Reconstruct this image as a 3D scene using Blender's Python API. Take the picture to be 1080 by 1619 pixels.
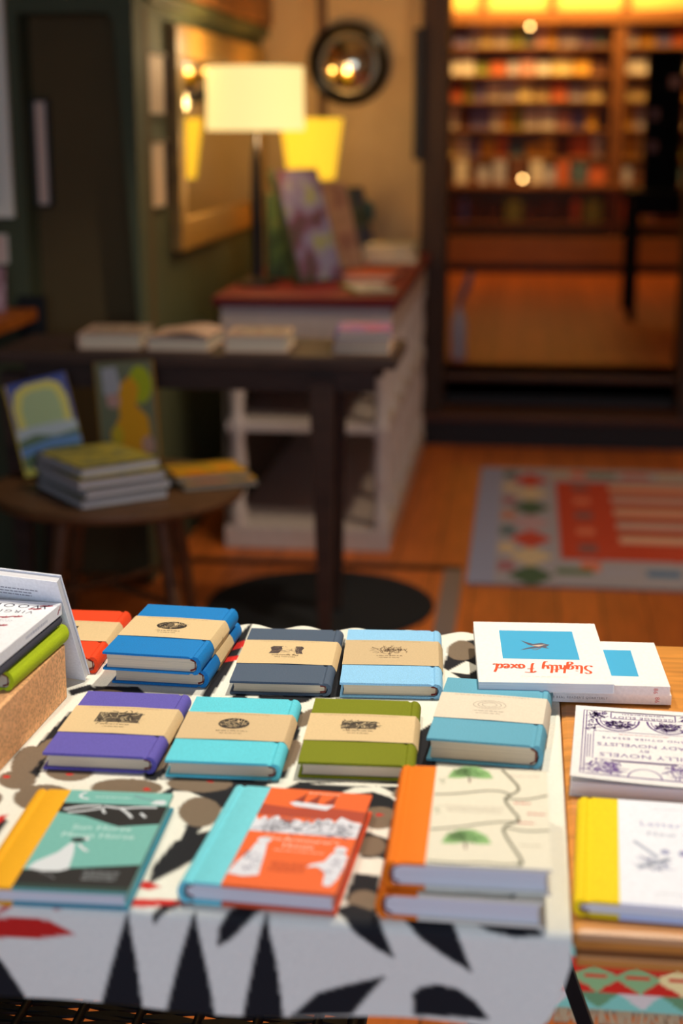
import bpy, bmesh, math, random
import numpy as np
from mathutils import Vector, Matrix
R = math.radians
for o in list(bpy.data.objects): bpy.data.objects.remove(o)
scene = bpy.context.scene
C = scene.collection

# ------------------------------------------------------------------ camera
cd = bpy.data.cameras.new('camera'); cam = bpy.data.objects.new('camera', cd); C.objects.link(cam)
cam.location = (0, 0, 1.40); cam.rotation_euler = (R(90-14.43), 0, R(6.8))
cd.sensor_fit = 'VERTICAL'; cd.sensor_height = 36.0; cd.sensor_width = 24.0
cd.lens = 36.0*2400/1619
cd.clip_start = .05; cd.clip_end = 60
cd.dof.use_dof = True; cd.dof.focus_distance = 1.72; cd.dof.aperture_fstop = 2.6
cd.dof.aperture_blades = 9
scene.camera = cam
# ------------------------------------------------------------------ world, exposure, big lights
w = bpy.data.worlds.new('sky'); scene.world = w; w.use_nodes = True
w.node_tree.nodes['Background'].inputs[0].default_value = (.62, .78, 1, 1)
w.node_tree.nodes['Background'].inputs[1].default_value = .5
scene.view_settings.view_transform = 'Standard'; scene.view_settings.look = 'None'
scene.view_settings.gamma = 1; scene.view_settings.use_curve_mapping = False
scene.view_settings.exposure = 0.0
def light(name, kind, loc, power, col, size=None, target=None, size_y=None, blend=None, angle=None):
    l = bpy.data.lights.new(name, kind); l.energy = power; l.color = col
    if kind == 'AREA':
        if size_y: l.shape = 'RECTANGLE'; l.size = size; l.size_y = size_y
        else: l.shape = 'DISK'; l.size = size
    else: l.shadow_soft_size = size
    if kind == 'SPOT': l.spot_size = angle; l.spot_blend = blend
    o = bpy.data.objects.new(name, l); C.objects.link(o); o.location = loc
    if target: o.rotation_euler = (Vector(target)-Vector(loc)).to_track_quat('-Z', 'Y').to_euler()
    return o
light('window_daylight', 'AREA', (.3, -2.0, 1.65), 60, (.58, .73, 1), 2.6, (.3, 2, 1.2), size_y=1.7)
SPOTS = [((.22, 2.0, 2.56), (-.12, 1.42, .78), 138, (1, .91, .77), R(84), .05),
         ((-.55, 1.75, 2.56), (-.35, 1.5, .78), 54, (1, .91, .77), R(58), .05),
         ((.55, 3.9, 2.56), (.25, 4.8, 0), 80, (1, .80, .56), R(92), .05),
         ((.2, 6.3, 2.56), (-.75, 6.75, 1.5), 22, (1, .74, .42), R(75), .05),
         ((.15, 3.2, 2.56), (-.95, 3.85, .55), 62, (1, .86, .70), R(52), .05),  # added to brighten the stool and side table books
         ((-.05, 4.9, 2.56), (-1.15, 5.0, 1.35), 20, (1, .84, .62), R(60), .05)]  # added to lift the dark left wall and its prints
for loc, tgt, pw, col, ang, s in SPOTS: light('ceiling_spot_beam', 'SPOT', loc, pw, col, s, tgt, blend=.6, angle=ang)
light('back_room_glow', 'AREA', (.1, 11.4, 2.6), 44, (1, .64, .24), 1.9, (.1, 11.95, 1.5), size_y=.3)
light('back_room_ceiling', 'AREA', (.2, 8.6, 2.55), 5, (1, .62, .28), .5, (.2, 8.6, 0))

# ------------------------------------------------------------------ helpers
def lin(c):
    c = [x/255 for x in c]
    return tuple(x/12.92 if x <= .04045 else ((x+.055)/1.055)**2.4 for x in c)
MATS = {}
def mat(name, rgb, rough=.6, kind=None, **k):
    key = (name,)
    if key in MATS: return MATS[key]
    m = bpy.data.materials.new(name); m.use_nodes = True; MATS[key] = m
    nt = m.node_tree; N = nt.nodes; L = nt.links; b = N['Principled BSDF']
    col = lin(rgb)+(1,)
    b.inputs['Base Color'].default_value = col; b.inputs['Roughness'].default_value = rough
    b.inputs['Specular IOR Level'].default_value = k.get('spec', .35)
    if 'metal' in k: b.inputs['Metallic'].default_value = k['metal']
    tc = N.new('ShaderNodeTexCoord')
    def noise(scale, detail=4, vec=None, mapping=None):
        n = N.new('ShaderNodeTexNoise'); n.inputs['Scale'].default_value = scale; n.inputs['Detail'].default_value = detail
        src = tc.outputs['Object']
        if mapping:
            mp = N.new('ShaderNodeMapping'); mp.inputs['Scale'].default_value = mapping; L.new(src, mp.inputs[0]); src = mp.outputs[0]
        L.new(src, n.inputs['Vector']); return n
    def ramp(src, stops):
        r = N.new('ShaderNodeValToRGB'); e = r.color_ramp.elements
        while len(e) < len(stops): e.new(.5)
        for i, (p, c) in enumerate(stops): e[i].position = p; e[i].color = c if len(c) == 4 else tuple(c)+(1,)
        L.new(src, r.inputs[0]); return r
    def bump(src, strength, dist):
        bp = N.new('ShaderNodeBump'); bp.inputs['Strength'].default_value = strength; bp.inputs['Distance'].default_value = dist
        L.new(src, bp.inputs['Height']); L.new(bp.outputs[0], b.inputs['Normal'])
    def sc(f): return tuple(min(1, x*f) for x in col[:3])
    if kind == 'cloth':
        n = noise(k.get('scale', 900), 3); r = ramp(n.outputs[0], [(.3, sc(.82)), (.7, sc(1.14))]); L.new(r.outputs[0], b.inputs['Base Color']); bump(n.outputs[0], .5, .0004)
    elif kind == 'paper':
        n = noise(k.get('scale', 300), 5); r = ramp(n.outputs[0], [(.3, sc(.93)), (.7, sc(1.04))]); L.new(r.outputs[0], b.inputs['Base Color'])
    elif kind == 'pages':
        n = noise(1, 3, mapping=(6, 6, 2600)); r = ramp(n.outputs[0], [(.3, sc(.78)), (.65, sc(1.05))]); L.new(r.outputs[0], b.inputs['Base Color']); bump(n.outputs[0], .3, .0003)
    elif kind == 'wood':
        n = noise(k.get('scale', 6), 6, mapping=k.get('map', (1, 9, 9))); n.inputs['Distortion'].default_value = 1.2
        r = ramp(n.outputs[0], [(.25, sc(k.get('lo', .6))), (.5, sc(.95)), (.75, sc(1.25))]); L.new(r.outputs[0], b.inputs['Base Color']); bump(n.outputs[0], .15, .001)
    elif kind == 'cork':
        n = noise(420, 4); v = N.new('ShaderNodeTexVoronoi'); v.inputs['Scale'].default_value = 260; L.new(tc.outputs['Object'], v.inputs[0])
        mx = N.new('ShaderNodeMix'); mx.data_type = 'FLOAT'; mx.inputs[0].default_value = .5; L.new(n.outputs[0], mx.inputs[2]); L.new(v.outputs['Distance'], mx.inputs[3])
        r = ramp(mx.outputs[0], [(.2, sc(.5)), (.42, sc(1)), (.7, sc(1.35))]); L.new(r.outputs[0], b.inputs['Base Color']); bump(n.outputs[0], .5, .001)
    elif kind == 'plaster':
        n = noise(3, 6); r = ramp(n.outputs[0], [(.3, sc(.88)), (.7, sc(1.08))]); L.new(r.outputs[0], b.inputs['Base Color']); bump(n.outputs[0], .1, .004)
    elif kind == 'blotch':      # printed picture, seen soft
        n = noise(k.get('scale', 30), 3); cs = k['cols']; n2 = len(cs)
        r = ramp(n.outputs[0], [(.32+.36*i/(n2-1), lin(c)) for i, c in enumerate(cs)]); L.new(r.outputs[0], b.inputs['Base Color'])
    elif kind == 'vcol':
        a = N.new('ShaderNodeAttribute'); a.attribute_name = 'print'; n = noise(k.get('scale', 700), 3)
        r = ramp(n.outputs[0], [(.3, (.88,)*3), (.7, (1.06,)*3)])
        mx = N.new('ShaderNodeMix'); mx.data_type = 'RGBA'; mx.blend_type = 'MULTIPLY'; mx.inputs[0].default_value = 1
        L.new(a.outputs['Color'], mx.inputs[6]); L.new(r.outputs[0], mx.inputs[7]); L.new(mx.outputs[2], b.inputs['Base Color']); bump(n.outputs[0], .4, k.get('bd', .0004))
    elif kind == 'floor':
        br = N.new('ShaderNodeTexBrick'); mp = N.new('ShaderNodeMapping'); mp.inputs['Rotation'].default_value = (0, 0, R(90)); L.new(tc.outputs['Object'], mp.inputs[0]); L.new(mp.outputs[0], br.inputs[0])
        br.inputs['Scale'].default_value = 1; br.inputs['Brick Width'].default_value = 1.9; br.inputs['Row Height'].default_value = .13; br.inputs['Mortar Size'].default_value = .003
        br.inputs['Color1'].default_value = sc(.85)+(1,); br.inputs['Color2'].default_value = sc(1.1)+(1,); br.inputs['Mortar'].default_value = sc(.35)+(1,)
        n = noise(4, 6, mapping=(12, 1, 1)); r = ramp(n.outputs[0], [(.3, (.75,)*3), (.7, (1.15,)*3)])
        mx = N.new('ShaderNodeMix'); mx.data_type = 'RGBA'; mx.blend_type = 'MULTIPLY'; mx.inputs[0].default_value = 1
        L.new(br.outputs[0], mx.inputs[6]); L.new(r.outputs[0], mx.inputs[7]); L.new(mx.outputs[2], b.inputs['Base Color'])
    if 'emit' in k:
        b.inputs['Emission Color'].default_value = lin(k.get('ecol', rgb))+(1,); b.inputs['Emission Strength'].default_value = k['emit']
    return m
BLACK_METAL = mat('black metal', (14, 14, 15), .4)
WHITE_PAPER = mat('white paper', (246, 244, 238), .6, 'paper')
PAGES = mat('page edges', (216, 200, 174), .8, 'pages')
PAGES_W = mat('white page edges', (226, 224, 226), .8, 'pages')
INK = {}
def ink(rgb): return mat('ink %d %d %d' % tuple(rgb), rgb, .6)

def link(name, me, parent=None):
    o = bpy.data.objects.new(name, me); C.objects.link(o)
    if parent: o.parent = parent
    return o
def thing(name, label, cat, loc=(0, 0, 0), rz=0, group=None):
    o = bpy.data.objects.new(name, None); C.objects.link(o); o.location = loc; o.rotation_euler = (0, 0, rz)
    o.empty_display_size = .05
    return tag(o, label, cat, group)
def tag(o, label, cat, group=None):
    o['label'] = label; o['category'] = cat
    if group: o['group'] = group
    return o
def struct(o, label=None):
    o['kind'] = 'structure'
    if label: o['label'] = label
    return o

class MB:
    def __init__(s): s.v = []; s.f = []; s.m = []
    def add(s, vs, fs, mi=0):
        n = len(s.v); s.v += [tuple(p) for p in vs]; s.f += [tuple(i+n for i in f) for f in fs]; s.m += [mi]*len(fs); return s
    def box(s, x0, x1, y0, y1, z0, z1, mi=0):
        return s.add([(x0, y0, z0), (x1, y0, z0), (x1, y1, z0), (x0, y1, z0), (x0, y0, z1), (x1, y0, z1), (x1, y1, z1), (x0, y1, z1)],
                     [(0, 3, 2, 1), (4, 5, 6, 7), (0, 1, 5, 4), (1, 2, 6, 5), (2, 3, 7, 6), (3, 0, 4, 7)], mi)
    def prism(s, pts, axis, a, b, mi=0):
        def mk(p, t):
            return {'x': (t, p[0], p[1]), 'y': (p[0], t, p[1]), 'z': (p[0], p[1], t)}[axis]
        n = len(pts); vs = [mk(p, a) for p in pts]+[mk(p, b) for p in pts]
        return s.add(vs, [tuple(range(n))[::-1], tuple(range(n, 2*n))]+[(i, (i+1) % n, n+(i+1) % n, n+i) for i in range(n)], mi)
    def loft(s, rings, mi=0, caps=True):
        n = len(rings[0]); vs = [p for r in rings for p in r]
        fs = [(k*n+i, k*n+(i+1) % n, (k+1)*n+(i+1) % n, (k+1)*n+i) for k in range(len(rings)-1) for i in range(n)]
        if caps: fs += [tuple(range(n))[::-1], tuple(range((len(rings)-1)*n, len(rings)*n))]
        return s.add(vs, fs, mi)
    def lathe(s, prof, c=(0, 0), n=28, mi=0, caps=True):
        return s.loft([[(c[0]+r*math.cos(2*math.pi*i/n), c[1]+r*math.sin(2*math.pi*i/n), z) for i in range(n)] for r, z in prof], mi, caps)
    def tube(s, pts, r, n=8, mi=0):
        pts = [Vector(p) for p in pts]; rings = []
        rr = r if isinstance(r, (list, tuple)) else [r]*len(pts)
        for i, p in enumerate(pts):
            d = (pts[min(i+1, len(pts)-1)]-pts[max(i-1, 0)]).normalized()
            u = d.cross(Vector((0, 0, 1)) if abs(d.z) < .9 else Vector((1, 0, 0))).normalized(); w = d.cross(u)
            rings.append([p+(u*math.cos(2*math.pi*k/n)+w*math.sin(2*math.pi*k/n))*rr[i] for k in range(n)])
        return s.loft(rings, mi)
    def build(s, name, mats, parent=None, smooth=None, bevel=0, normals=True):
        me = bpy.data.meshes.new(name); me.from_pydata(s.v, [], s.f)
        if not isinstance(mats, (list, tuple)): mats = [mats]
        for m in mats: me.materials.append(m)
        if len(mats) > 1: me.polygons.foreach_set('material_index', s.m)
        if normals:
            bm = bmesh.new(); bm.from_mesh(me); bmesh.ops.recalc_face_normals(bm, faces=bm.faces)
            if bevel: bmesh.ops.bevel(bm, geom=[e for e in bm.edges if e.calc_face_angle(0) > .5], offset=bevel, segments=2, affect='EDGES', profile=.6)
            bm.to_mesh(me); bm.free()
        if smooth:
            me.polygons.foreach_set('use_smooth', [True]*len(me.polygons)); me.set_sharp_from_angle(angle=R(smooth))
        me.update()
        return link(name, me, parent)
def boxo(name, m, parent, x0, x1, y0, y1, z0, z1, bevel=.001):
    return MB().box(x0, x1, y0, y1, z0, z1).build(name, m, parent, bevel=bevel)

# ---- flat print: lettering and pictures lying on a cover
_txt = {}
def text_geom(s, size, shear=0, spacing=1):
    key = (s, size, shear, spacing)
    if key in _txt: return _txt[key]
    cu = bpy.data.curves.new('t', 'FONT'); cu.body = s; cu.size = size; cu.align_x = 'CENTER'; cu.align_y = 'CENTER'
    cu.resolution_u = 2; cu.shear = shear; cu.space_character = spacing
    o = bpy.data.objects.new('t', cu); C.objects.link(o); dg = bpy.context.evaluated_depsgraph_get(); dg.update()
    me = o.evaluated_get(dg).to_mesh()
    r = ([tuple(v.co)[:2] for v in me.vertices], [tuple(p.vertices) for p in me.polygons])
    o.evaluated_get(dg).to_mesh_clear(); bpy.data.objects.remove(o); bpy.data.curves.remove(cu)
    _txt[key] = r; return r
class Prt:
    """ink shapes in a plane; frame maps (x,y,height) to the parent's space"""
    def __init__(s, frame=None, flip=False, ox=0, oy=0): s.v = []; s.f = []; s.m = []; s.cols = []; s.fr = frame or (lambda x, y, h: (x, y, h)); s.flip = flip; s.ox = ox; s.oy = oy; s.lay = 0; s.rise = 0
    def _c(s, rgb):
        if rgb not in s.cols: s.cols.append(rgb)
        return s.cols.index(rgb)
    def _add(s, vs, fs, rgb, rise=0):
        n = len(s.v); h = .00006*(s.lay+1)
        for x, y in vs:
            h += rise
            if s.flip: x, y = -x, -y
            s.v.append(s.fr(x+s.ox, y+s.oy, h))
        s.f += [tuple(i+n for i in f) for f in fs]; s.m += [s._c(rgb)]*len(fs)
    def layer(s): s.lay += 1; return s
    def poly(s, pts, rgb): s._add(pts, [tuple(range(len(pts)))], rgb)
    def rect(s, x0, x1, y0, y1, rgb, nx=1): 
        for i in range(nx):
            a = x0+(x1-x0)*i/nx; b = x0+(x1-x0)*(i+1)/nx
            s.poly([(a, y0), (b, y0), (b, y1), (a, y1)], rgb)
    def ell(s, cx, cy, rx, ry, rgb, n=20): s.poly([(cx+rx*math.cos(2*math.pi*i/n), cy+ry*math.sin(2*math.pi*i/n)) for i in range(n)], rgb)
    def text(s, t, cx, cy, size, rgb, shear=0, spacing=1):
        vs, fs = text_geom(t, size, shear, spacing); s._add([(x+cx, y+cy) for x, y in vs], fs, rgb)
    def stroke(s, pts, w, rgb, smooth=0):
        for _ in range(smooth):
            q = [pts[0]]
            for a, b in zip(pts, pts[1:]): q += [(a[0]*.75+b[0]*.25, a[1]*.75+b[1]*.25), (a[0]*.25+b[0]*.75, a[1]*.25+b[1]*.75)]
            pts = q+[pts[-1]]
        n = len(pts); vs = []
        for i, p in enumerate(pts):
            a = pts[max(i-1, 0)]; b = pts[min(i+1, n-1)]; dx, dy = b[0]-a[0], b[1]-a[1]; l = math.hypot(dx, dy) or 1
            ww = w(i/(n-1), dx/l, dy/l) if callable(w) else w
            vs += [(p[0]-dy/l*ww/2, p[1]+dx/l*ww/2), (p[0]+dy/l*ww/2, p[1]-dx/l*ww/2)]
        s._add(vs, [(2*i, 2*i+1, 2*i+3, 2*i+2) for i in range(n-1)], rgb, s.rise)
    def greek(s, cx, cy, width, rows, rgb, lh=.0032, th=.0007, seed=1):
        """lines of print too small to read"""
        r = random.Random(seed)
        for k in range(rows):
            x = -width/2*(r.uniform(.8, 1)); xe = -x; y = cy-k*lh
            while x < xe:
                l = r.uniform(.0015, .006); s.rect(cx+x, cx+min(x+l, xe), y-th/2, y+th/2, rgb); x += l+.0011
    def scribble(s, cx, cy, rx, ry, n, rgb, w=.0006, seed=1, box=False):
        r = random.Random(seed)
        for _ in range(n):
            a = r.uniform(0, 6.28); q = math.sqrt(r.random())
            x, y = (cx+r.uniform(-rx, rx)*.92, cy+r.uniform(-ry, ry)*.92) if box else (cx+rx*q*.88*math.cos(a), cy+ry*q*.88*math.sin(a))
            p = [(x, y)]; d = r.uniform(0, 6.28)
            for _ in range(3):
                d += r.uniform(-.9, .9); st = min(rx, ry)*r.uniform(.1, .3); p.append((p[-1][0]+st*math.cos(d), p[-1][1]+st*math.sin(d)))
            s.stroke(p, w, rgb)
    def build(s, name, parent):
        me = bpy.data.meshes.new(name); me.from_pydata(s.v, [], s.f)
        for c in s.cols: me.materials.append(ink(c))
        me.polygons.foreach_set('material_index', s.m); me.update()
        return link(name, me, parent)
def catmull(pts, n=5):
    out = []
    for i in range(len(pts)-1):
        p0, p1, p2, p3 = pts[max(i-1, 0)], pts[i], pts[i+1], pts[min(i+2, len(pts)-1)]
        for k in range(n):
            t = k/n
            out.append(tuple(.5*(2*b+(c-a)*t+(2*a-5*b+4*c-d)*t*t+(3*b-a-3*c+d)*t**3) for a, b, c, d in zip(p0, p1, p2, p3)))
    return out+[pts[-1]]

# ================================================================== the setting
GREEN = mat('sage green paint', (74, 80, 56), .75, 'plaster')
OLIVE = mat('dark olive paint', (92, 74, 42), .8, 'plaster')
TAN = mat('tan plaster', (188, 158, 116), .8, 'plaster')
DARKWOOD = mat('dark stained wood', (58, 35, 19), .6, 'wood', scale=4, map=(6, 6, 1))
BROWN = mat('brown beam wood', (128, 80, 34), .55, 'wood', map=(9, 1, 9))
STEPW = mat('dark step paint', (26, 18, 14), .5)
def sbox(name, m, *a, label=None, parent=None, bevel=0):
    o = MB().box(*a).build(name, m, parent, bevel=bevel)
    return o if parent else struct(o, label)
FLOORM = mat('orange floorboards', (204, 108, 42), .45, 'floor')
sbox('floor', FLOORM, -2.0, 2.6, -2.2, 6.66, -.06, 0)
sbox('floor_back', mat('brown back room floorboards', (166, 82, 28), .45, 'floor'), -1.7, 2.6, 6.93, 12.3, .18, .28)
sbox('ceiling', mat('ceiling paint', (176, 164, 140), .9), -2.0, 2.6, -2.2, 12.3, 2.7, 2.76)
sbox('wall_right', TAN, 2.6, 2.7, -2.2, 12.3, 0, 2.7)
sbox('wall_left', GREEN, -1.85, -1.75, -2.2, 4.42, 0, 2.7)
sbox('wall_left_far', GREEN, -1.3, -1.15, 4.54, 6.75, 0, 2.7)
sbox('wall_back', TAN, -1.3, -.44, 6.75, 7.0, 0, 2.7)
sbox('wall_back_right', TAN, .78, 2.6, 6.75, 7.0, 0, 2.7)
sbox('wall_back_over_doorway', TAN, -.44, .78, 6.75, 7.0, 2.35, 2.7)
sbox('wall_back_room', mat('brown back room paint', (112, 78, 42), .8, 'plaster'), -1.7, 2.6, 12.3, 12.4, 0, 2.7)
sbox('wall_back_room_left', TAN, -1.8, -1.7, 7.0, 12.4, 0, 2.7)
# alcove: facing wall with a shallow dark recess whose right edge leans
al = MB(); al.box(-1.85, -1.465, 4.42, 4.54, 0, 2.7)
al.prism([(-1.465, 1.70), (-1.20, 1.70), (-1.182, 1.675), (-1.14, .85), (-1.13, 0), (-1.125, 0), (-1.125, 2.7), (-1.465, 2.7)], 'y', 4.42, 4.54)
struct(al.build('wall_alcove', GREEN))
sbox('wall_recess', OLIVE, -1.47, -1.125, 4.535, 4.6, 0, 1.72)
# steps up to the back room
for i, (y0, y1, z0, z1) in enumerate([(6.65, 6.96, 0, .14), (6.93, 7.25, .14, .28)]):
    st = sbox('step_%d' % (i+1), STEPW, -.44, .78, y0, y1, z0-.0, z1-.03)
    sbox('tread', mat('worn tread wood', (78, 40, 18), .45, 'wood', map=(1, 8, 8)), -.44, .78, y0-.02, y1, z1-.03, z1, parent=st, bevel=.006)
# door posts
for i, (x0, x1) in enumerate([(-.455, -.345), (.69, .80)]):
    tr = sbox('trim_%d' % (i+1), DARKWOOD, x0, x1, 6.70, 7.03, 0, 2.36, bevel=.006)
sbox('trim_3', DARKWOOD, -.455, .80, 6.70, 7.03, 2.30, 2.40)
# timber beam along the left wall
bm_ = MB().box(-1.15, -1.10, 4.60, 6.74, 1.79, 2.02).build('trim_4', BROWN, bevel=.006); struct(bm_)
sbox('trim_5', mat('olive moulding', (74, 76, 44), .6), -1.15, -1.115, 4.60, 6.74, 1.745, 1.785, bevel=.004)
sbox('baseboard_left', GREEN, -1.15, -1.13, 4.55, 6.74, 0, .14, bevel=.003)
# vertical batten the round mirror hangs on
sbox('trim_6', mat('brown batten', (84, 54, 28), .6), -.905, -.868, 6.72, 6.75, 1.38, 2.7, bevel=.004)
# shop window behind the camera
fw = MB(); fw.box(-2.0, -1.0, -2.3, -2.2, 0, 2.7); fw.box(1.6, 2.7, -2.3, -2.2, 0, 2.7); fw.box(-1.0, 1.6, -2.3, -2.2, 0, .8); fw.box(-1.0, 1.6, -2.3, -2.2, 2.5, 2.7)
struct(fw.build('wall_front', TAN))
wf = MB().box(-1.0, 1.6, -2.28, -2.22, .8, .86).box(-1.0, 1.6, -2.28, -2.22, 2.44, 2.5).box(-1.0, -.94, -2.28, -2.22, .86, 2.44).box(1.54, 1.6, -2.28, -2.22, .86, 2.44).box(.27, .33, -2.28, -2.22, .86, 2.44)
wfo = struct(wf.build('window_1', DARKWOOD))
gm = mat('window glass', (255, 255, 255), .0); gm.node_tree.nodes['Principled BSDF'].inputs['Transmission Weight'].default_value = 1
for x0, x1 in ((-.94, .27), (.33, 1.54)): MB().box(x0, x1, -2.252, -2.248, .86, 2.44).build('window_pane', gm, wfo)
# floor fittings: dark joint and grey metal strip in front of the rug
sbox('trim_7', mat('dark floor joint', (40, 20, 10), .6), -1.1, -.17, 4.69, 4.735, 0, .004)
sbox('trim_8', mat('grey metal strip', (122, 116, 120), .4), -.225, -.165, 2.6, 4.69, 0, .005, bevel=.001)

# ------------------------------------------------ unseen ceiling spotlights; the stool and left wall ones are added to brighten
for i, (loc, tgt, pw, col, ang, s) in enumerate(SPOTS):
    t = thing('ceiling_spotlight', ['black ceiling spotlight over the wooden table', 'black ceiling spotlight over the book stack with cork block', 'black ceiling spotlight aimed at the far rug', 'black ceiling spotlight aimed at the back wall', 'added unseen spotlight brightening the round stool', 'added unseen spotlight brightening the left wall'][i], 'spotlight', (loc[0], loc[1], 2.7))
    MB().lathe([(.045, 0), (.045, -.02)], n=18).build('mount', BLACK_METAL, t, 40)
    MB().tube([(0, 0, -.02), (0, 0, -.06)], .008).build('stem', BLACK_METAL, t, 40)
    d = (Vector(tgt)-Vector(loc)).normalized(); q = d.to_track_quat('-Z', 'Y')
    can = MB().lathe([(.02, .07), (.05, .06), (.05, -.0), (.046, -.0), (.046, .05)], n=20, caps=False).build('shade', BLACK_METAL, t, 40)
    can.location = (0, 0, -.14); can.rotation_euler = q.to_euler()

# ================================================================== rugs
def grid_obj(name, X, Y, P, colf, m, parent=None, ok=None):
    """grid surface P(i,j)->xyz arrays with a printed colour per vertex"""
    ny, nx = X.shape; v = np.stack([P[0], P[1], P[2]], -1).reshape(-1, 3)
    idx = np.arange(ny*nx).reshape(ny, nx)
    q = np.stack([idx[:-1, :-1], idx[:-1, 1:], idx[1:, 1:], idx[1:, :-1]], -1)
    if ok is not None: q = q[ok]
    q = q.reshape(-1, 4)
    me = bpy.data.meshes.new(name); me.vertices.add(len(v)); me.vertices.foreach_set('co', v.astype(np.float32).ravel())
    me.loops.add(q.size); me.loops.foreach_set('vertex_index', q.astype(np.int32).ravel())
    me.polygons.add(len(q)); me.polygons.foreach_set('loop_start', np.arange(0, q.size, 4, dtype=np.int32)); me.polygons.foreach_set('loop_total', np.full(len(q), 4, np.int32))
    me.update(calc_edges=True); me.validate()
    a = me.attributes.new('print', 'FLOAT_COLOR', 'POINT')
    col = colf.reshape(-1, 3); a.data.foreach_set('color', np.c_[col, np.ones(len(col))].astype(np.float32).ravel())
    me.polygons.foreach_set('use_smooth', [True]*len(me.polygons)); me.materials.append(m)
    return link(name, me, parent)
L_ = lambda *c: np.array(lin(c))
def far_rug():
    t = thing('kilim_rug', 'faded kilim rug with red striped field and pale blue border by the steps', 'rug', (-.15, 4.54, 0))
    nx, ny = 130, 190; W, D = 1.15, 1.64
    x, y = np.meshgrid(np.linspace(0, W, nx), np.linspace(0, D, ny)); c = np.zeros((ny, nx, 3)); c[:] = L_(150, 148, 160)
    def put(mask, rgb): c[mask] = L_(*rgb)
    put(x < .085, (140, 146, 176)); put((x > .30) & (x < .98) & (y > .30) & (y < 1.42), (176, 64, 40))
    put((x > .30) & (x < .98) & (y <= .46) & (np.abs(((x-.30) % .25)-.125) < .09-.5*(.46-y)), (176, 66, 44))
    for k in range(5):
        y0 = .52+k*.19; put((x > .50) & (x < .86) & (y > y0) & (y < y0+.085), [(196, 160, 140), (178, 156, 150)][k % 2])
        put((x > .50) & (x < .86) & (y > y0+.1) & (y < y0+.13), (120, 78, 52))
    for k in range(7):
        y0 = .10+k*.22; put((np.abs(x-.20)+.6*np.abs(y-y0) < .075), [(70, 92, 70), (188, 170, 140), (180, 70, 52), (170, 140, 150)][k % 4])
        put((np.abs(x-.12) < .028) & (np.abs(y-y0-.1) < .055), [(150, 100, 110), (192, 172, 140), (80, 104, 110), (176, 120, 100)][k % 4])
        put((x > .36) & (x < .42) & (np.abs(y-y0-.12) < .05), [(198, 110, 84), (120, 84, 84)][k % 2])
        put((np.abs(y-.16) < .035) & (np.abs(x-.34-k*.14) < .055), [(90, 112, 84), (150, 150, 168), (70, 110, 150)][k % 3])
        put((np.abs(y-1.53) < .035) & (np.abs(x-.34-k*.14) < .055), [(180, 160, 130), (96, 116, 96), (176, 90, 80)][k % 3])
    put((x > 1.0) & (y > .2), (140, 132, 140)); put((x > .80) & (y < .34) & (y > .05), (54, 98, 160)); put((x > .9) & (y > .3) & (y < .7), (60, 40, 40))
    c = np.clip(c*1.55, 0, .9)
    grid_obj('woven_field', x, y, (x, y, np.full_like(x, .009)), c, mat('woven wool', (255, 255, 255), .95, 'vcol', scale=260, bd=.002), t)
    MB().box(.001, W-.001, .001, D-.001, 0, .0085).build('backing', mat('rug backing', (150, 140, 140), .95), t)
far_rug()
def near_rug():
    t = thing('kilim_rug', 'bright kilim rug with red and green hexagons under the wooden table', 'rug', (.02, 2.214, 0))
    nx, ny = 420, 330; W, D = 1.3, 1.15
    x, y = np.meshgrid(np.linspace(0, W, nx), np.linspace(0, D, ny)); c = np.zeros((ny, nx, 3)); c[:] = L_(196, 36, 30)
    def put(mask, rgb): c[mask] = L_(*rgb)
    per = .07; yy = y % .26
    put(yy < .05, (120, 190, 198))
    k = np.floor((x-.03)/per).astype(int); xm = ((x-.03)/per-k-.5)*per; st = np.floor(yy/.008)*.008
    tri = (yy < .05) & (np.abs(xm) < .036-.75*np.maximum(.048-st, 0)); put(tri & (k % 2 == 0), (200, 196, 214)); put(tri & (k % 2 == 1), (96, 142, 116))
    st2 = np.floor((yy-.052)/.006)*.006+.052
    hx = (yy >= .052) & (yy < .146) & (np.abs(xm) < np.clip(.041-.92*np.abs(st2-.094), .003, .036))
    for r, col in ((1, (132, 176, 138)), (2, (132, 176, 138)), (0, (232, 220, 176))): put(hx & (k % 3 == r), col)
    put(hx & (np.abs(yy-.101) < .0055) & (np.abs(xm) < .02), (206, 44, 32))
    put((yy >= .160) & (yy < .21), (120, 190, 198)); put((yy >= .21) & (yy < .26), (214, 200, 170))
    grid_obj('woven_field', x, y, (x, y, np.full_like(x, .007)), c, mat('bright woven wool', (255, 255, 255), .95, 'vcol', scale=420, bd=.0015), t)
    MB().box(.001, W-.001, .001, D-.001, 0, .0065).build('backing', mat('rug backing', (150, 140, 140), .95), t)
    r = random.Random(4); f = MB()
    for i in range(330):
        x0 = i/330*W; f.tube([(x0, .004, .005), (x0+r.uniform(-.004, .004), -.012, .005), (x0+r.uniform(-.008, .008), -.034, .002)], .0022, 4)
    fo = f.build('fringe', mat('wool fringe', (176, 160, 142), .95), t); fo['kind'] = 'stuff'
near_rug()
mt = MB().lathe([(.335, 0), (.34, .004), (.335, .008), (.32, .009)], n=48).build('round_mat', mat('blue black felt', (24, 27, 32), .95, 'cloth', scale=200))
mt.location = (-.575, 4.29, 0); tag(mt, 'blue-black round mat on the floor under the dark side table', 'mat')

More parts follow.
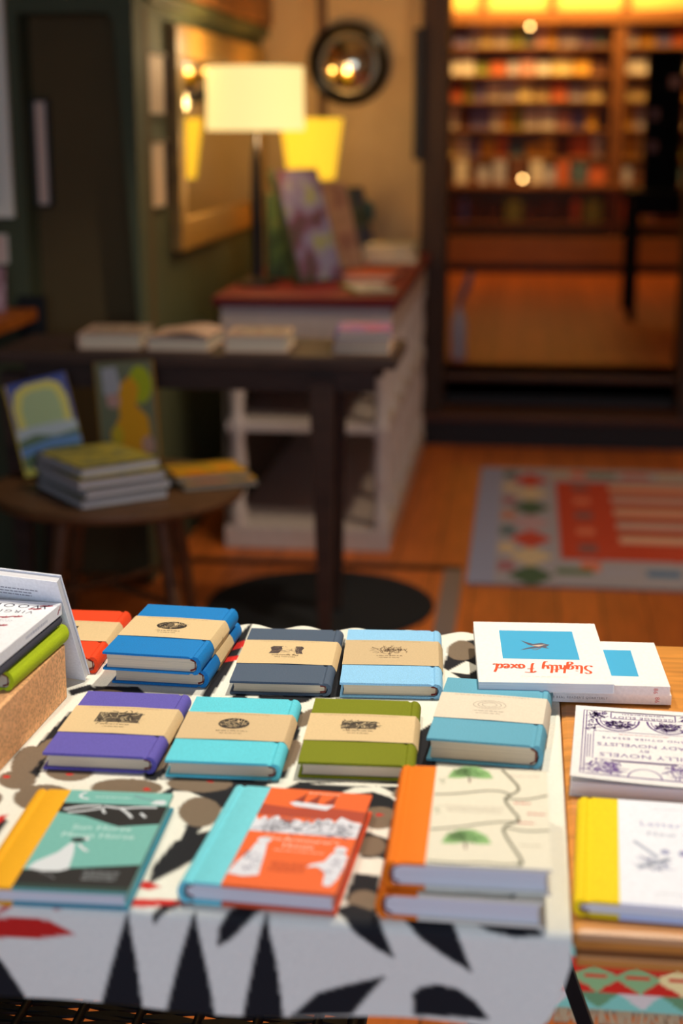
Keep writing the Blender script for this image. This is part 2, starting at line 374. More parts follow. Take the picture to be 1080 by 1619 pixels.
# ================================================================== furniture in the background
WHITEPAINT = mat('pale grey white paint', (206, 192, 184), .5, 'paper', scale=30)
def sideboard():
    t = thing('sideboard', 'white painted open sideboard with a red top along the left wall', 'sideboard', (-.42, 4.88, 0))
    W, D = .56, 1.74   # extends to -x and +y
    boxo('top', mat('red lacquer', (100, 0, 5), .6), t, -W-.025, .02, -.02, D+.01, .818, .85, .008)
    boxo('end_apron', WHITEPAINT, t, -W, 0, 0, .03, .69, .818, .003)
    boxo('side_apron', WHITEPAINT, t, -.03, 0, .03, D, .72, .818, .003)
    boxo('plinth', WHITEPAINT, t, -W, 0, 0, D, 0, .075, .004)
    boxo('middle_shelf', WHITEPAINT, t, -W+.01, -.01, .01, D-.01, .40, .43, .003)
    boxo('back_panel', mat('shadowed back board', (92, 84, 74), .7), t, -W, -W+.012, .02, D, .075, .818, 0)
    for y in np.linspace(.03, D-.03, 6):
        for x in ((-.032, -W+.045) if y < .1 else (-.032,)):
            MB().lathe([(.03, .075), (.03, .13), (.02, .15), (.026, .22), (.03, .28), (.022, .37), (.03, .39), (.03, .44), (.02, .46), (.028, .54), (.022, .64), (.03, .67), (.03, .72)], (x, y), 14).build('post', WHITEPAINT, t, 40)
sideboard()
def dark_table():
    t = thing('side_table', 'dark wooden narrow table with loose books beside the alcove', 'table', (-.325, 3.93, 0))
    m = mat('dark brown table wood', (66, 48, 38), .65, 'wood', map=(1, 8, 8))
    boxo('tabletop', m, t, -1.09, 0, 0, .36, .768, .80, .006)
    boxo('apron', m, t, -1.02, -.06, .04, .06, .70, .768, .002)
    boxo('apron', m, t, -1.02, -.06, .30, .32, .70, .768, .002)
    for x, y in ((-.195, .05), (-1.045, .05), (-.195, .31), (-1.045, .31)):
        MB().loft([[(x+.016*sx, y+.016*sy, .0095 if x > -.5 else 0) for sx, sy in ((-1, -1), (1, -1), (1, 1), (-1, 1))],
                   [(x-.006+.034*sx, y+.028*sy, .74) for sx, sy in ((-1, -1), (1, -1), (1, 1), (-1, 1))]]).build('leg', m, t, bevel=.003)
dark_table()
def stool():
    t = thing('round_stool', 'round brown wooden stool holding picture books', 'stool', (-1.035, 3.76, 0))
    m = mat('mid brown wood', (106, 74, 46), .5, 'wood', map=(1, 7, 7))
    MB().lathe([(.30, .452), (.325, .458), (.33, .47), (.325, .483), (.31, .485)], n=48).build('seat', m, t, 40)
    for a in (-38, 52, 142, 232):
        c, s = math.cos(R(a)), math.sin(R(a))
        MB().tube([(.25*c, .25*s, 0), (.21*c, .21*s, .24), (.17*c, .17*s, .455)], [.014, .02, .022], 12).build('leg', m, t, 40)
    for a, b in ((-38, 142), (52, 232)):
        MB().tube([(.215*math.cos(R(a)), .215*math.sin(R(a)), .2+(.03 if a > 0 else 0)), (.215*math.cos(R(b)), .215*math.sin(R(b)), .2+(.03 if a > 0 else 0))], .009, 8).build('stretcher', m, t, 40)
stool()
def lamp(label, loc, r0, r1, z0, z1, rgb, emit, watts, lcol, base):
    t = thing('table_lamp', label, 'lamp', loc)
    sm = mat('lit shade %d' % loc[1], rgb, .8, emit=emit)
    prof = [(r0, z0), (r1, z1), (r1-.003, z1), (r0-.003, z0)]
    n = 40; mb = MB(); rings = [[(r*math.cos(2*math.pi*i/n), r*math.sin(2*math.pi*i/n), z) for i in range(n)] for r, z in prof]+[[(prof[0][0]*math.cos(2*math.pi*i/n), prof[0][0]*math.sin(2*math.pi*i/n), prof[0][1]) for i in range(n)]]
    mb.loft(rings, caps=False).build('lamp_shade', sm, t, 40)
    base_m = mat('black lamp base', (16, 14, 13), .4)
    MB().lathe(base, n=24).build('base', base_m, t, 40)
    MB().tube([(0, 0, base[-1][1]), (0, 0, z0+.06)], .007).build('stem', base_m, t, 40)
    MB().lathe([(.008, z0+.06), (.03, z0+.09), (.032, z0+.12), (.012, z0+.15)], n=16).build('bulb', mat('lit bulb', (255, 226, 160), .5, emit=6), t, 40)
    sp = MB()
    for a in range(3): sp.tube([(0, 0, z1-.02), ((r1-.003)*math.cos(R(a*120)), (r1-.003)*math.sin(R(a*120)), z1-.02)], .002, 6)
    sp.tube([(0, 0, z0+.06), (0, 0, z1-.02)], .002, 6); sp.build('shade_ring', base_m, t)
    l = light('lamp_glow', 'POINT', (0, 0, z1+.06), watts, lcol, .06); l.parent = t
    l = light('lamp_glow', 'POINT', (0, 0, z0-.03), watts*.3, lcol, .03); l.parent = t
    l.location = (.03, 0, z0-.03)
    return t
lamp('lamp with a wide cream drum shade on the red-topped sideboard', (-.915, 5.22, .85), .166, .163, .52, .727, (255, 226, 150), 1.0, 7, (1, .70, .36), [(.07, 0), (.07, .012), (.02, .03), (.016, .1), (.02, .2), (.016, .4), (.011, .47)])
lamp('smaller lamp with a yellow tapered shade behind the cream lamp', (-.85, 6.12, .85), .092, .125, .328, .562, (255, 204, 52), 1.0, 6, (1, .62, .22), [(.06, 0), (.06, .012), (.04, .03), (.05, .1), (.03, .2), (.012, .28)])

# ---- wall mirror and pictures
def frame_on_left(name, label, cat, y0, y1, z0, z1, x, fw, fm, inner, ft=.025):
    t = thing(name, label, cat, (x, (y0+y1)/2, z0)); hw = (y1-y0)/2; h = z1-z0
    for a in ((-hw, hw, 0, fw), (-hw, hw, h-fw, h), (-hw, -hw+fw, fw, h-fw), (hw-fw, hw, fw, h-fw)):
        boxo('frame_rail', fm, t, 0, ft, *a, .003)
    boxo(inner[0], inner[1], t, 0, ft*.5, -hw+fw, hw-fw, fw, h-fw, 0)
    return t
GILT = mat('worn gilt wood', (150, 112, 48), .45, 'wood', map=(4, 4, 4))
frame_on_left('wall_mirror', 'large gilt-framed mirror hung on the left wall behind the lamps', 'mirror', 4.93, 6.62, .985, 1.70, -1.149, .10, GILT, ('mirror_glass', mat('mirror glass', (225, 225, 220), .04, metal=1)), .035)
PALE = mat('pale printed sheet', (226, 200, 172), .7, 'paper', scale=60)
frame_on_left('framed_print', 'pale print in a thin frame, upper of two left of the mirror', 'picture', 4.60, 4.86, 1.415, 1.605, -1.149, .008, DARKWOOD, ('print_sheet', PALE), .02)
frame_on_left('framed_print', 'pale print in a thin frame, lower of two left of the mirror', 'picture', 4.60, 4.84, 1.135, 1.345, -1.149, .008, DARKWOOD, ('print_sheet', PALE), .02)
def frame_facing(name, label, cat, x0, x1, z0, z1, y, fw, fm, inner, ft=.02, bevel=.002):
    t = thing(name, label, cat, ((x0+x1)/2, y, z0)); hw = (x1-x0)/2; h = z1-z0
    for a, b, c, d in ((-hw, hw, 0, fw), (-hw, hw, h-fw, h), (-hw, -hw+fw, fw, h-fw), (hw-fw, hw, fw, h-fw)):
        boxo('frame_rail', fm, t, a, b, -ft, 0, c, d, bevel)
    boxo(inner[0], inner[1], t, -hw+fw, hw-fw, -ft*.5, 0, fw, h-fw, 0)
    return t
CREAMF = mat('cream painted frame', (246, 240, 220), .6)
frame_facing('framed_picture', 'large cream framed picture cut off by the left edge', 'picture', -1.72, -1.498, 1.125, 1.80, 4.419, .035, CREAMF, ('mount_board', mat('greyed mount', (232, 228, 212), .7, 'paper')))
frame_facing('framed_card', 'narrow pink card in a black frame at the edge of the recess', 'picture', -1.463, -1.412, 1.15, 1.465, 4.534, .008, BLACK_METAL, ('card', mat('pinkish card', (232, 198, 174), .7, 'paper')), .03)
frame_facing('small_card', 'small pink card on the wall above the little shelf', 'card', -1.60, -1.525, .99, 1.075, 4.419, .004, CREAMF, ('sheet', mat('pink sheet', (226, 192, 176), .7)), .006)
def convex():
    t = thing('convex_mirror', 'round convex mirror in a thick black frame on the back wall', 'mirror', (-.772, 6.715, 1.637)); n = 48
    prof = [(.115, .01), (.13, -.02), (.15, -.035), (.17, -.02), (.174, .035), (.115, .035)]
    rings = [[(r*math.cos(2*math.pi*i/n), y, r*math.sin(2*math.pi*i/n)) for i in range(n)] for r, y in prof]; rings.append(rings[0])
    MB().loft(rings, caps=False).build('frame', mat('black lacquer frame', (14, 11, 9), .35), t, 40)
    rings = [[(r*math.cos(2*math.pi*i/n), -.038*(1-(r/.122)**2)+.008, r*math.sin(2*math.pi*i/n)) for i in range(n)] for r in (.122, .11, .095, .08, .06, .04, .02, .004)]
    MB().loft(rings).build('mirror_glass', mat('bulging mirror glass', (225, 205, 170), .06, metal=1), t, 60)
convex()
dp = boxo('hanging_panel', mat('black brown panel', (20, 13, 9), .5), None, -.487, -.45, 6.66, 6.70, 1.24, 1.78, .003)
tag(dp, 'narrow black panel hung on the left door post', 'panel')
# little wooden shelf at the left edge
t = thing('wall_shelf', 'small orange wooden shelf at the left edge of the alcove', 'shelf', (-1.44, 4.40, .86))
boxo('board', mat('orange pine', (176, 92, 26), .5, 'wood', map=(8, 1, 8)), t, -.30, 0, -.75, 0, -.035, 0, .003)
boxo('bracket', BLACK_METAL, t, -.28, -.26, -.6, -.58, -.16, -.035, .002)
boxo('bracket', BLACK_METAL, t, -.28, -.26, -.2, -.18, -.16, -.035, .002)
o = boxo('wall_box', mat('matt black box', (12, 14, 16), .6), None, -1.50, -1.418, 4.405, 4.42, .755, .895, .004); tag(o, 'black box fixed to the wall under the orange shelf', 'wall box')
o.location.y -= .001
def plain_book(name, label, loc, w, d, t, rz, cov, pages=PAGES, group=None, tilt=None, picture=None, cat='book'):
    """hardback lying flat: local x = width (spine at -x), y = height, z = thickness"""
    e = thing(name, label, cat, loc, rz, group)
    if tilt: e.rotation_euler = tilt
    b = .0025
    MB().prism([(-w/2, 0), (w/2, 0), (w/2, b), (-w/2+.006, b), (-w/2+.004, t/2), (-w/2+.006, t-b), (w/2, t-b), (w/2, t), (-w/2, t), (-w/2-.003, t/2)], 'y', -d/2, d/2).build('cover', cov, e, 40)
    MB().box(-w/2+.006, w/2-.004, -d/2+.003, d/2-.003, b, t-b).build('page_block', pages, e)
    if picture: MB().box(-w/2+.012, w/2-.004, -d/2+.004, d/2-.004, t, t+.0004).build('cover_picture', picture, e)
    return e

def stand_book(name, label, x, y, z, w, d, t, tilt, rz, cov, picture=None, pages=PAGES, roll=0, group=None):
    return plain_book(name, label, (x, y, z+d/2*math.sin(tilt)*math.cos(roll)+.5*w*abs(math.sin(roll))), w, d, t, 0, cov, pages, group, (tilt, roll, rz), picture)
stand_book('book', 'pinkish patterned book leaning on the little shelf at the left edge', -1.55, 4.30, .861, .10, .13, .016, R(78), R(8), mat('pink pattern', (150, 110, 116), .7, 'blotch', scale=40, cols=[(90, 60, 60), (160, 120, 128), (190, 164, 170)]))

# ---- books on the round stool
YEL = mat('yellow green boards', (150, 132, 40), .6, 'blotch', scale=16, cols=[(70, 84, 50), (160, 150, 74), (196, 176, 60), (110, 120, 90)])
DKG = mat('dark green boards', (52, 58, 34), .6)
stand_book('picture_book', 'blue picture book with a pale yellow arch propped up on the stool', -1.245, 3.83, .488, .165, .25, .014, R(70), R(14), mat('navy yellow boards', (196, 170, 60), .6), None, roll=R(-13))
lb = [o for o in bpy.data.objects if o.get('label', '').startswith('blue picture book')][0]
p = Prt(lambda x, y, h: (x, y, .0142+h))
p.rect(-.078, .0825, -.123, .125, (70, 84, 150)); p.layer().rect(-.078, .0825, -.123, -.01, (92, 116, 84))
p.layer(); p.poly([(-.07, -.02), (-.072, .06), (-.06, .10), (-.03, .115), (.035, .115), (.062, .10), (.074, .06), (.074, -.02)], (214, 206, 108)); p.layer()
p.poly([(-.05, .0), (-.052, .05), (-.04, .085), (-.02, .095), (.025, .095), (.044, .085), (.054, .05), (.054, .0)], (168, 188, 140)); p.layer()
p.poly([(-.078, -.03), (-.03, -.02), (.02, -.035), (.0825, -.03), (.0825, -.005), (.03, .0), (-.04, .002), (-.078, .0)], (176, 190, 196))
p.layer().poly([(-.078, -.075), (.0, -.062), (.0825, -.07), (.0825, -.045), (.01, -.04), (-.078, -.05)], (100, 140, 190)); p.layer().rect(-.078, .0825, -.123, -.105, (190, 190, 90))
p.build('cover_print', lb)
stand_book('picture_book', 'olive picture book with yellow figures propped up behind the stack on the stool', -1.028, 3.865, .488, .165, .295, .014, R(86), R(-8), mat('olive gold boards', (150, 112, 34), .6), None, roll=R(-5))
mb_ = [o for o in bpy.data.objects if o.get('label', '').startswith('olive picture book')][0]
p = Prt(lambda x, y, h: (x, y, .0142+h))
p.rect(-.078, .0825, -.145, .147, (112, 118, 92)); p.layer()
p.poly([(-.06, .06), (-.062, .13), (-.02, .135), (-.01, .08), (-.03, .05)], (168, 170, 176)); p.ell(.045, .085, .034, .05, (168, 180, 30)); p.layer()
p.poly([(-.01, .09), (.02, .11), (.04, .08), (.03, .03), (.06, .0), (.065, -.06), (.04, -.1), (.0, -.12), (-.04, -.10), (-.05, -.04), (-.02, .0), (-.02, .05)], (222, 158, 22)); p.layer()
p.ell(-.035, .045, .02, .02, (190, 150, 140)); p.ell(.055, -.075, .018, .025, (190, 150, 130)); p.ell(-.03, -.05, .015, .03, (200, 176, 40))
p.build('cover_print', mb_)
A = R(50.)
for k in range(4):
    c = [(-1.05, 3.655), (-1.045, 3.66), (-1.055, 3.655), (-1.06, 3.662)][k]
    plain_book('picture_book', ['yellow-green picture book at the bottom of the stack on the stool', 'yellow-green picture book second from bottom in the stool stack', 'yellow-green picture book third from bottom in the stool stack', 'yellow and green picture book topmost of the stool stack'][k],
               (c[0], c[1], .486+k*.0242), .285 if k < 3 else .25, .235 if k < 3 else .22, .0236, [R(-50), R(-48), R(-50), R(-46)][k], DKG if k < 3 else DKG, PAGES_W, 'picture books stacked on the stool', picture=YEL)
for k in range(2):
    plain_book('picture_book', ['orange and yellow thin book under another at the right of the stool', 'orange and yellow thin book on top of another at the right of the stool'][k], (-.792+k*-.022, 3.80+k*.012, .486+k*.0172), .16, .20, .0168, R(-62), DKG, PAGES, 'thin books at the right of the stool', picture=mat('orange yellow print', (210, 150, 30), .6, 'blotch', scale=22, cols=[(110, 110, 40), (220, 160, 24), (226, 130, 20)]))
# ---- books on the dark side table
CREAMB = mat('cream boards', (196, 162, 140), .7, 'paper')
DT = [('closed pale paperback, leftmost on the dark side table', -1.118, 4.10, .17, .20, .042, R(4)), ('pale paperback with lifted cover, second from left on the dark side table', -.918, 4.09, .17, .20, .036, R(-2)), ('pale paperback with patterned top, beside the purple stack on the dark side table', -.71, 4.09, .17, .20, .044, R(2))]
for i, (lb_, x, y, w_, d_, t_, a) in enumerate(DT):
    b = plain_book('paperback', lb_, (x, y, .8005), w_, d_, t_, a, CREAMB, PAGES, 'paperbacks on the dark side table', picture=mat('faded pattern', (150, 120, 100), .7, 'blotch', scale=30, cols=[(110, 84, 66), (170, 150, 130), (140, 96, 86)]) if i != 1 else None)
    if i == 1:
        s = MB(); n = 10
        top = [(-.085+.17*k/n, .0365+.022*math.sin(math.pi*k/n)*(k/n)) for k in range(n+1)]
        s.prism(top+[(x_, z_+.0015) for x_, z_ in top[::-1]], 'y', -.1, .1).build('lifted_cover', CREAMB, b, 40)
for k in range(3):
    plain_book('thin_book', ['thin pale book at the bottom of the right stack on the dark side table', 'thin pale book in the middle of the right stack on the dark side table', 'thin purple and red book topping the right stack on the dark side table'][k], (-.425, 4.09-.004*k, .8005+k*.0205), .15, .19, .02, R(1+2*k), [CREAMB, CREAMB, mat('purple boards', (96, 76, 130), .6)][k], PAGES, 'thin books stacked on the dark side table', picture=None if k < 2 else mat('purple red print', (120, 80, 130), .6, 'blotch', scale=30, cols=[(90, 74, 140), (160, 110, 150), (170, 60, 60)]))
# ---- things on the red-topped sideboard
SB = [('tall art book with purple and green cover leaning on the sideboard', -.66, 5.32, .24, .40, .025, 72, [(60, 70, 46), (110, 70, 90), (130, 126, 160), (150, 150, 60)]),
      ('tall art book with pinkish cover leaning behind the purple one', -.63, 5.80, .22, .33, .02, 74, [(170, 130, 104), (196, 156, 126), (150, 100, 90)]),
      ('dark art book leaning near the far end of the sideboard', -.62, 6.34, .18, .29, .02, 75, [(40, 44, 40), (70, 80, 70), (56, 56, 90)])]
for lb_, x, y, w_, d_, t_, tl, cs in SB:
    b = plain_book('art_book', lb_, (x-.06-.5*d_*math.cos(R(tl))*.85, y+.5*d_*math.cos(R(tl))*.53, .851+.5*d_*math.sin(R(tl))), w_, d_, t_, 0, mat('art cover '+lb_[:12]+str(y), cs[0], .5), PAGES, 'art books leaning on the sideboard', (R(tl), 0, R(58)), mat('art print %s' % y, cs[1], .45, 'blotch', scale=9, cols=cs))
stand_book('art_book', 'green patterned book standing behind the lamp base', -.84, 5.48, .851, .17, .30, .02, R(80), R(12), mat('dark green cloth', (40, 54, 26), .6), mat('green print', (50, 80, 40), .6, 'blotch', scale=14, cols=[(30, 44, 20), (64, 92, 40), (120, 110, 60)]))
FB = [('flat_book', 'pale green thin booklet lying at the near corner of the sideboard', (-.52, 5.12, .8505), .14, .24, .010, 20, [(90, 110, 60), (190, 180, 190), (60, 80, 40)]),
      ('flat_book', 'orange-red flat book lying on the sideboard beside the art books', (-.555, 5.56, .8505), .19, .26, .018, -4, [(190, 70, 44), (200, 110, 60), (170, 50, 40)]),
      ('flat_book', 'cream flat book at the bottom of the pair at the sideboard end', (-.535, 6.22, .8505), .21, .28, .035, 2, [(190, 176, 130), (206, 196, 156), (176, 160, 120)]),
      ('flat_book', 'grey-cream flat book on top of the pair at the sideboard end', (-.54, 6.23, .886), .20, .26, .03, -3, [(150, 148, 150), (190, 184, 160), (130, 128, 130)])]
for i, (n_, lb_, l, w_, d_, t_, a, cs) in enumerate(FB):
    plain_book(n_, lb_, l, w_, d_, t_, R(a), mat('flat boards %d' % i, cs[0], .6), PAGES, 'flat books on the sideboard', picture=mat('flat print %d' % i, cs[1], .6, 'blotch', scale=20, cols=cs))
t = thing('ornament_jar', 'little orange jar with a teal lid at the far end of the sideboard', 'jar', (-.70, 6.55, .851))
MB().lathe([(.03, 0), (.045, .02), (.05, .09), (.045, .13), (.035, .14)], n=24).build('body', mat('orange glaze', (206, 112, 22), .4), t, 40)
MB().lathe([(.06, .14), (.062, .15), (.06, .20), (.045, .22), (.01, .228)], n=24).build('lid', mat('teal glaze', (56, 94, 100), .4), t, 40)

# ================================================================== back room
SHELFW = mat('honey shelf wood', (150, 92, 36), .5, 'wood', map=(1, 8, 8))
SHELFV = mat('honey upright wood', (140, 84, 34), .5, 'wood', map=(8, 8, 1))
ROWS = [1.945, 1.745, 1.555, 1.345, 1.135]
def bookcase(label, x0, x1, y=11.88):
    t = thing('bookcase', label, 'bookcase', ((x0+x1)/2, y, .28)); hw = (x1-x0)/2
    boxo('back_board', SHELFW, t, -hw, hw, .24, .26, .0, 1.86, 0)
    for s in (-1, 1): boxo('upright', SHELFV, t, s*hw-(.045 if s > 0 else 0), s*hw+(.045 if s < 0 else 0), -.02, .24, 0, 1.86, .003)
    for z in ROWS: boxo('shelf', SHELFW, t, -hw+.045, hw-.045, .0, .24, z-.30, z-.28, .002)
    boxo('counter', SHELFW, t, -hw, hw, -.16, .24, .63, .665, .004)
    boxo('low_shelf', SHELFW, t, -hw+.045, hw-.045, -.12, .24, .36, .38, .002)
    boxo('plinth', SHELFW, t, -hw, hw, -.14, .24, .07, .27, .003)
    boxo('foot', STEPW, t, -hw, hw, -.1, .22, 0, .07, 0)
    boxo('cornice', SHELFW, t, -hw, hw, -.05, .24, 1.82, 1.90, .006)
bookcase('tall honey-coloured bookcase full of cards and books in the back room', -.90, .655)
bookcase('second bookcase right of the tall post in the back room', .66, 1.75)
r = random.Random(11)
PAL = [[(226, 190, 90), (236, 210, 140), (206, 150, 60)], [(200, 60, 40), (226, 120, 60), (170, 40, 40)], [(120, 130, 50), (170, 170, 70), (90, 100, 40)], [(200, 110, 110), (226, 170, 140), (180, 70, 90)],
       [(90, 90, 130), (130, 120, 160), (60, 60, 100)], [(226, 200, 160), (236, 224, 196), (206, 176, 140)], [(60, 80, 80), (100, 120, 120), (40, 50, 60)], [(220, 140, 40), (236, 176, 60), (190, 100, 40)], [(60, 40, 30), (120, 70, 40), (40, 30, 30)], [(170, 160, 160), (206, 196, 190), (140, 130, 140)]]
PM = [mat('card print %d' % i, c[1], .6, 'blotch', scale=14, cols=c) for i, c in enumerate(PAL)]
CARD = {}
def card_mesh(w_, h_, m):
    key = (w_, h_, m.name)
    if key not in CARD:
        me = MB().box(-w_/2, w_/2, -.006, .006, 0, h_).build('card', m, bevel=.0015)
        CARD[key] = me.data; bpy.data.objects.remove(me)
    return CARD[key]
CN = ['golden', 'red', 'olive green', 'pink', 'violet', 'cream', 'dark teal', 'orange', 'dark brown', 'pale grey']
NAMES = {0: 'top', 1: 'second', 2: 'third', 3: 'fourth', 4: 'fifth'}
for bi, (x0, x1, dsc) in enumerate([(-.855, .61, 'the tall back-room bookcase'), (.705, 1.705, 'the second back-room bookcase')]):
    for k, z in enumerate(ROWS):
        x = x0+.01; pm = None
        while x < x1-.06:
            w_ = r.choice([.07, .10, .12, .15]); h_ = r.choice([.10, .13, .15, .165, .175])
            if x+w_ > x1: break
            i = r.choices(range(10), [5, 2, 2, 3, 2, 5, 1, 3, 1, 3] if k in (1, 3) else [2, 2, 2, 2, 2, 2, 2, 2, 2, 2])[0]
            o = link('greeting_card', card_mesh(w_, h_, PM[i])); o.location = (x+w_/2, 11.88+.07+r.uniform(0, .03), z+.0005); o.rotation_euler = (R(-9), 0, R(r.uniform(-4, 4)))
            tag(o, '%s card or book on the %s row of %s' % (CN[i], NAMES[k], dsc), 'card', 'cards on the %s row of %s' % (NAMES[k], dsc)); x += w_+.012
    for z, nm, yy in ((.945, 'counter', 11.80), (.66, 'low shelf', 11.80)):
        x = x0+.01
        while x < x1-.06:
            w_ = r.choice([.06, .09, .13]); h_ = r.choice([.12, .15, .17])
            if x+w_ > x1: break
            i = r.choices(range(10), [1, 1, 1, 1, 2, 1, 2, 1, 4, 2])[0]
            o = link('shelf_book', card_mesh(w_, h_, PM[i])); o.location = (x+w_/2, yy+r.uniform(0, .04), z+.0005); o.rotation_euler = (R(-5), 0, R(r.uniform(-4, 4)))
            tag(o, 'dim %s book standing on the %s of %s' % (CN[i], nm, dsc), 'book', 'books on the %s of %s' % (nm, dsc)); x += w_+r.choice([.008, .03])
# lit panes above the bookcases
lp = thing('lit_fascia', 'row of glowing yellow panes above the back-room bookcases', 'light panel', (0, 11.86, 2.18))
for x0, x1 in ((-.88, -.385), (-.33, .12), (.18, .66), (.72, 1.72)):
    boxo('pane', mat('glowing pane', (236, 186, 84), .5, emit=.3), lp, x0, x1, .04, .06, .02, .46, 0)
for x in (-.91, -.357, .15, .69, 1.75): boxo('mullion', SHELFV, lp, x-.03, x+.03, 0, .08, 0, .5, .002)
boxo('rail', SHELFW, lp, -.94, 1.78, 0, .08, 0, .02, .002)
for i, (x, z, lb_) in enumerate(((.047-.055, 2.075, 'tiny added glowing globe under the lit panes of the back-room bookcase'), (-.03, .985, 'tiny added glowing globe over the counter of the back-room bookcase'))):
    t = thing('small_globe', lb_, 'bulb', (x, 11.66 if i else 11.76, z))  # glowing globe added to give a soft bright disc
    MB().lathe([(.003, -.013), (.011, -.007), (.013, 0), (.011, .007), (.003, .013)], n=14).build('globe', mat('hot globe glass', (255, 200, 120), .5, emit=17), t, 60)
    MB().tube([(0, 0, .012), (0, .05, .04), (0, .20 if i else .1, .05)], .003, 6).build('arm', DARKWOOD, t)
def black_table():
    t = thing('black_table', 'black square-legged table at the right of the back room', 'table', (.60, 8.95, .28))
    m = mat('black satin paint', (12, 11, 11), .7, spec=.15)
    boxo('tabletop', m, t, -.02, .80, -.02, .62, .70, .735, .004)
    boxo('apron', m, t, .02, .76, .01, .03, .60, .70, .002); boxo('apron', m, t, .02, .04, .03, .58, .60, .70, .002)
    for x, y in ((.0, .0), (.74, .0), (.0, .56), (.74, .56)): boxo('leg', m, t, x, x+.05, y, y+.05, 0, .70, .003)
black_table()
def rack():
    t = thing('display_rack', 'tall black display rack with a few cards standing on the black table', 'rack', (.775, 9.22, 1.0155)); m = mat('black satin paint', (12, 11, 11), .7, spec=.15)
    boxo('base', m, t, -.10, .10, -.09, .09, 0, .02, .002)
    for x in (-.095, .095): boxo('side_panel', m, t, x-.008, x+.008, -.07, .07, .02, .76, .002)
    boxo('back_panel', m, t, -.087, .087, .05, .065, .02, .76, .002); boxo('cap', m, t, -.105, .105, -.08, .08, .76, .78, .002)
    for z in (.2, .38, .56): boxo('shelf', m, t, -.087, .087, -.06, .05, z, z+.012, 0)
    for x, z in ((.05, .573), (-.06, .393), (-.06, .213)): boxo('pocket_card', mat('rose card', (150, 110, 110), .7), t, x-.025, x+.03, -.02, -.012, z, z+.06, 0)
rack()
t = thing('spray_bottle', 'pale grey bottle with an angled nozzle just inside the doorway', 'bottle', (-.305, 7.36, .2805))
MB().lathe([(.032, 0), (.037, .01), (.037, .17), (.03, .20), (.014, .235), (.013, .26)], n=20).build('body', mat('pale bottle plastic', (176, 172, 186), .35), t, 40)
MB().tube([(0, 0, .255), (.008, 0, .29), (.03, -.0, .34), (.055, 0, .42)], [.014, .016, .02, .016], 10).build('nozzle', mat('grey nozzle plastic', (120, 112, 122), .4), t, 40)

# ================================================================== foreground tables
TZ = .78
WOOD = mat('golden table wood', (214, 142, 62), .42, 'wood', scale=3.2, map=(2.2, 14, 14), lo=.62, spec=.5)
def wood_table():
    t = thing('wooden_table', 'golden wooden table at the right holding magazines and books', 'table', (.0534, 1.092, 0))
    boxo('tabletop', WOOD, t, 0, 1.25, 0, .70, .764, TZ, .006)
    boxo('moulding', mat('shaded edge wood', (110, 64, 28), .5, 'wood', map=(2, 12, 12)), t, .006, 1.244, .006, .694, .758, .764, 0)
    boxo('under_board', WOOD, t, .004, 1.246, .003, .697, .748, .758, .002)
    for x, y, dx, dy in ((.42, .62, .03, .03), (1.2, .62, -.0, .03), (.42, .10, .03, -.02), (1.2, .10, 0, -.03)):
        MB().loft([[(x+dx+.011*sx, y+dy+.011*sy, 0) for sx, sy in ((-1, -1), (1, -1), (1, 1), (-1, 1))], [(x+.011*sx, y+.011*sy, .748) for sx, sy in ((-1, -1), (1, -1), (1, 1), (-1, 1))]]).build('leg', BLACK_METAL, t)
wood_table()
def cloth_table():
    t = thing('display_table', 'black metal table hidden under the patterned tablecloth', 'table', (-.47, 1.44, 0))
    boxo('tabletop', mat('black board', (20, 18, 18), .6), t, -.53, .515, -.345, .345, .756, .7795, .003)
    for s, y in ((1, -.28), (1, .26), (-1, -.28), (-1, .26)):
        xt, xb = (.413, .685) if s > 0 else (-.42, -.60)
        MB().loft([[(xb+.0095*a, y+.008*b, 0) for a, b in ((-1, -1), (1, -1), (1, 1), (-1, 1))], [(xt+.0095*a, y+.008*b, .756) for a, b in ((-1, -1), (1, -1), (1, 1), (-1, 1))]]).build('leg', BLACK_METAL, t)
    boxo('frame_rail', BLACK_METAL, t, -.478, .458, -.32, -.30, .72, .756, .001); boxo('frame_rail', BLACK_METAL, t, -.478, .458, .30, .32, .72, .756, .001)
cloth_table()
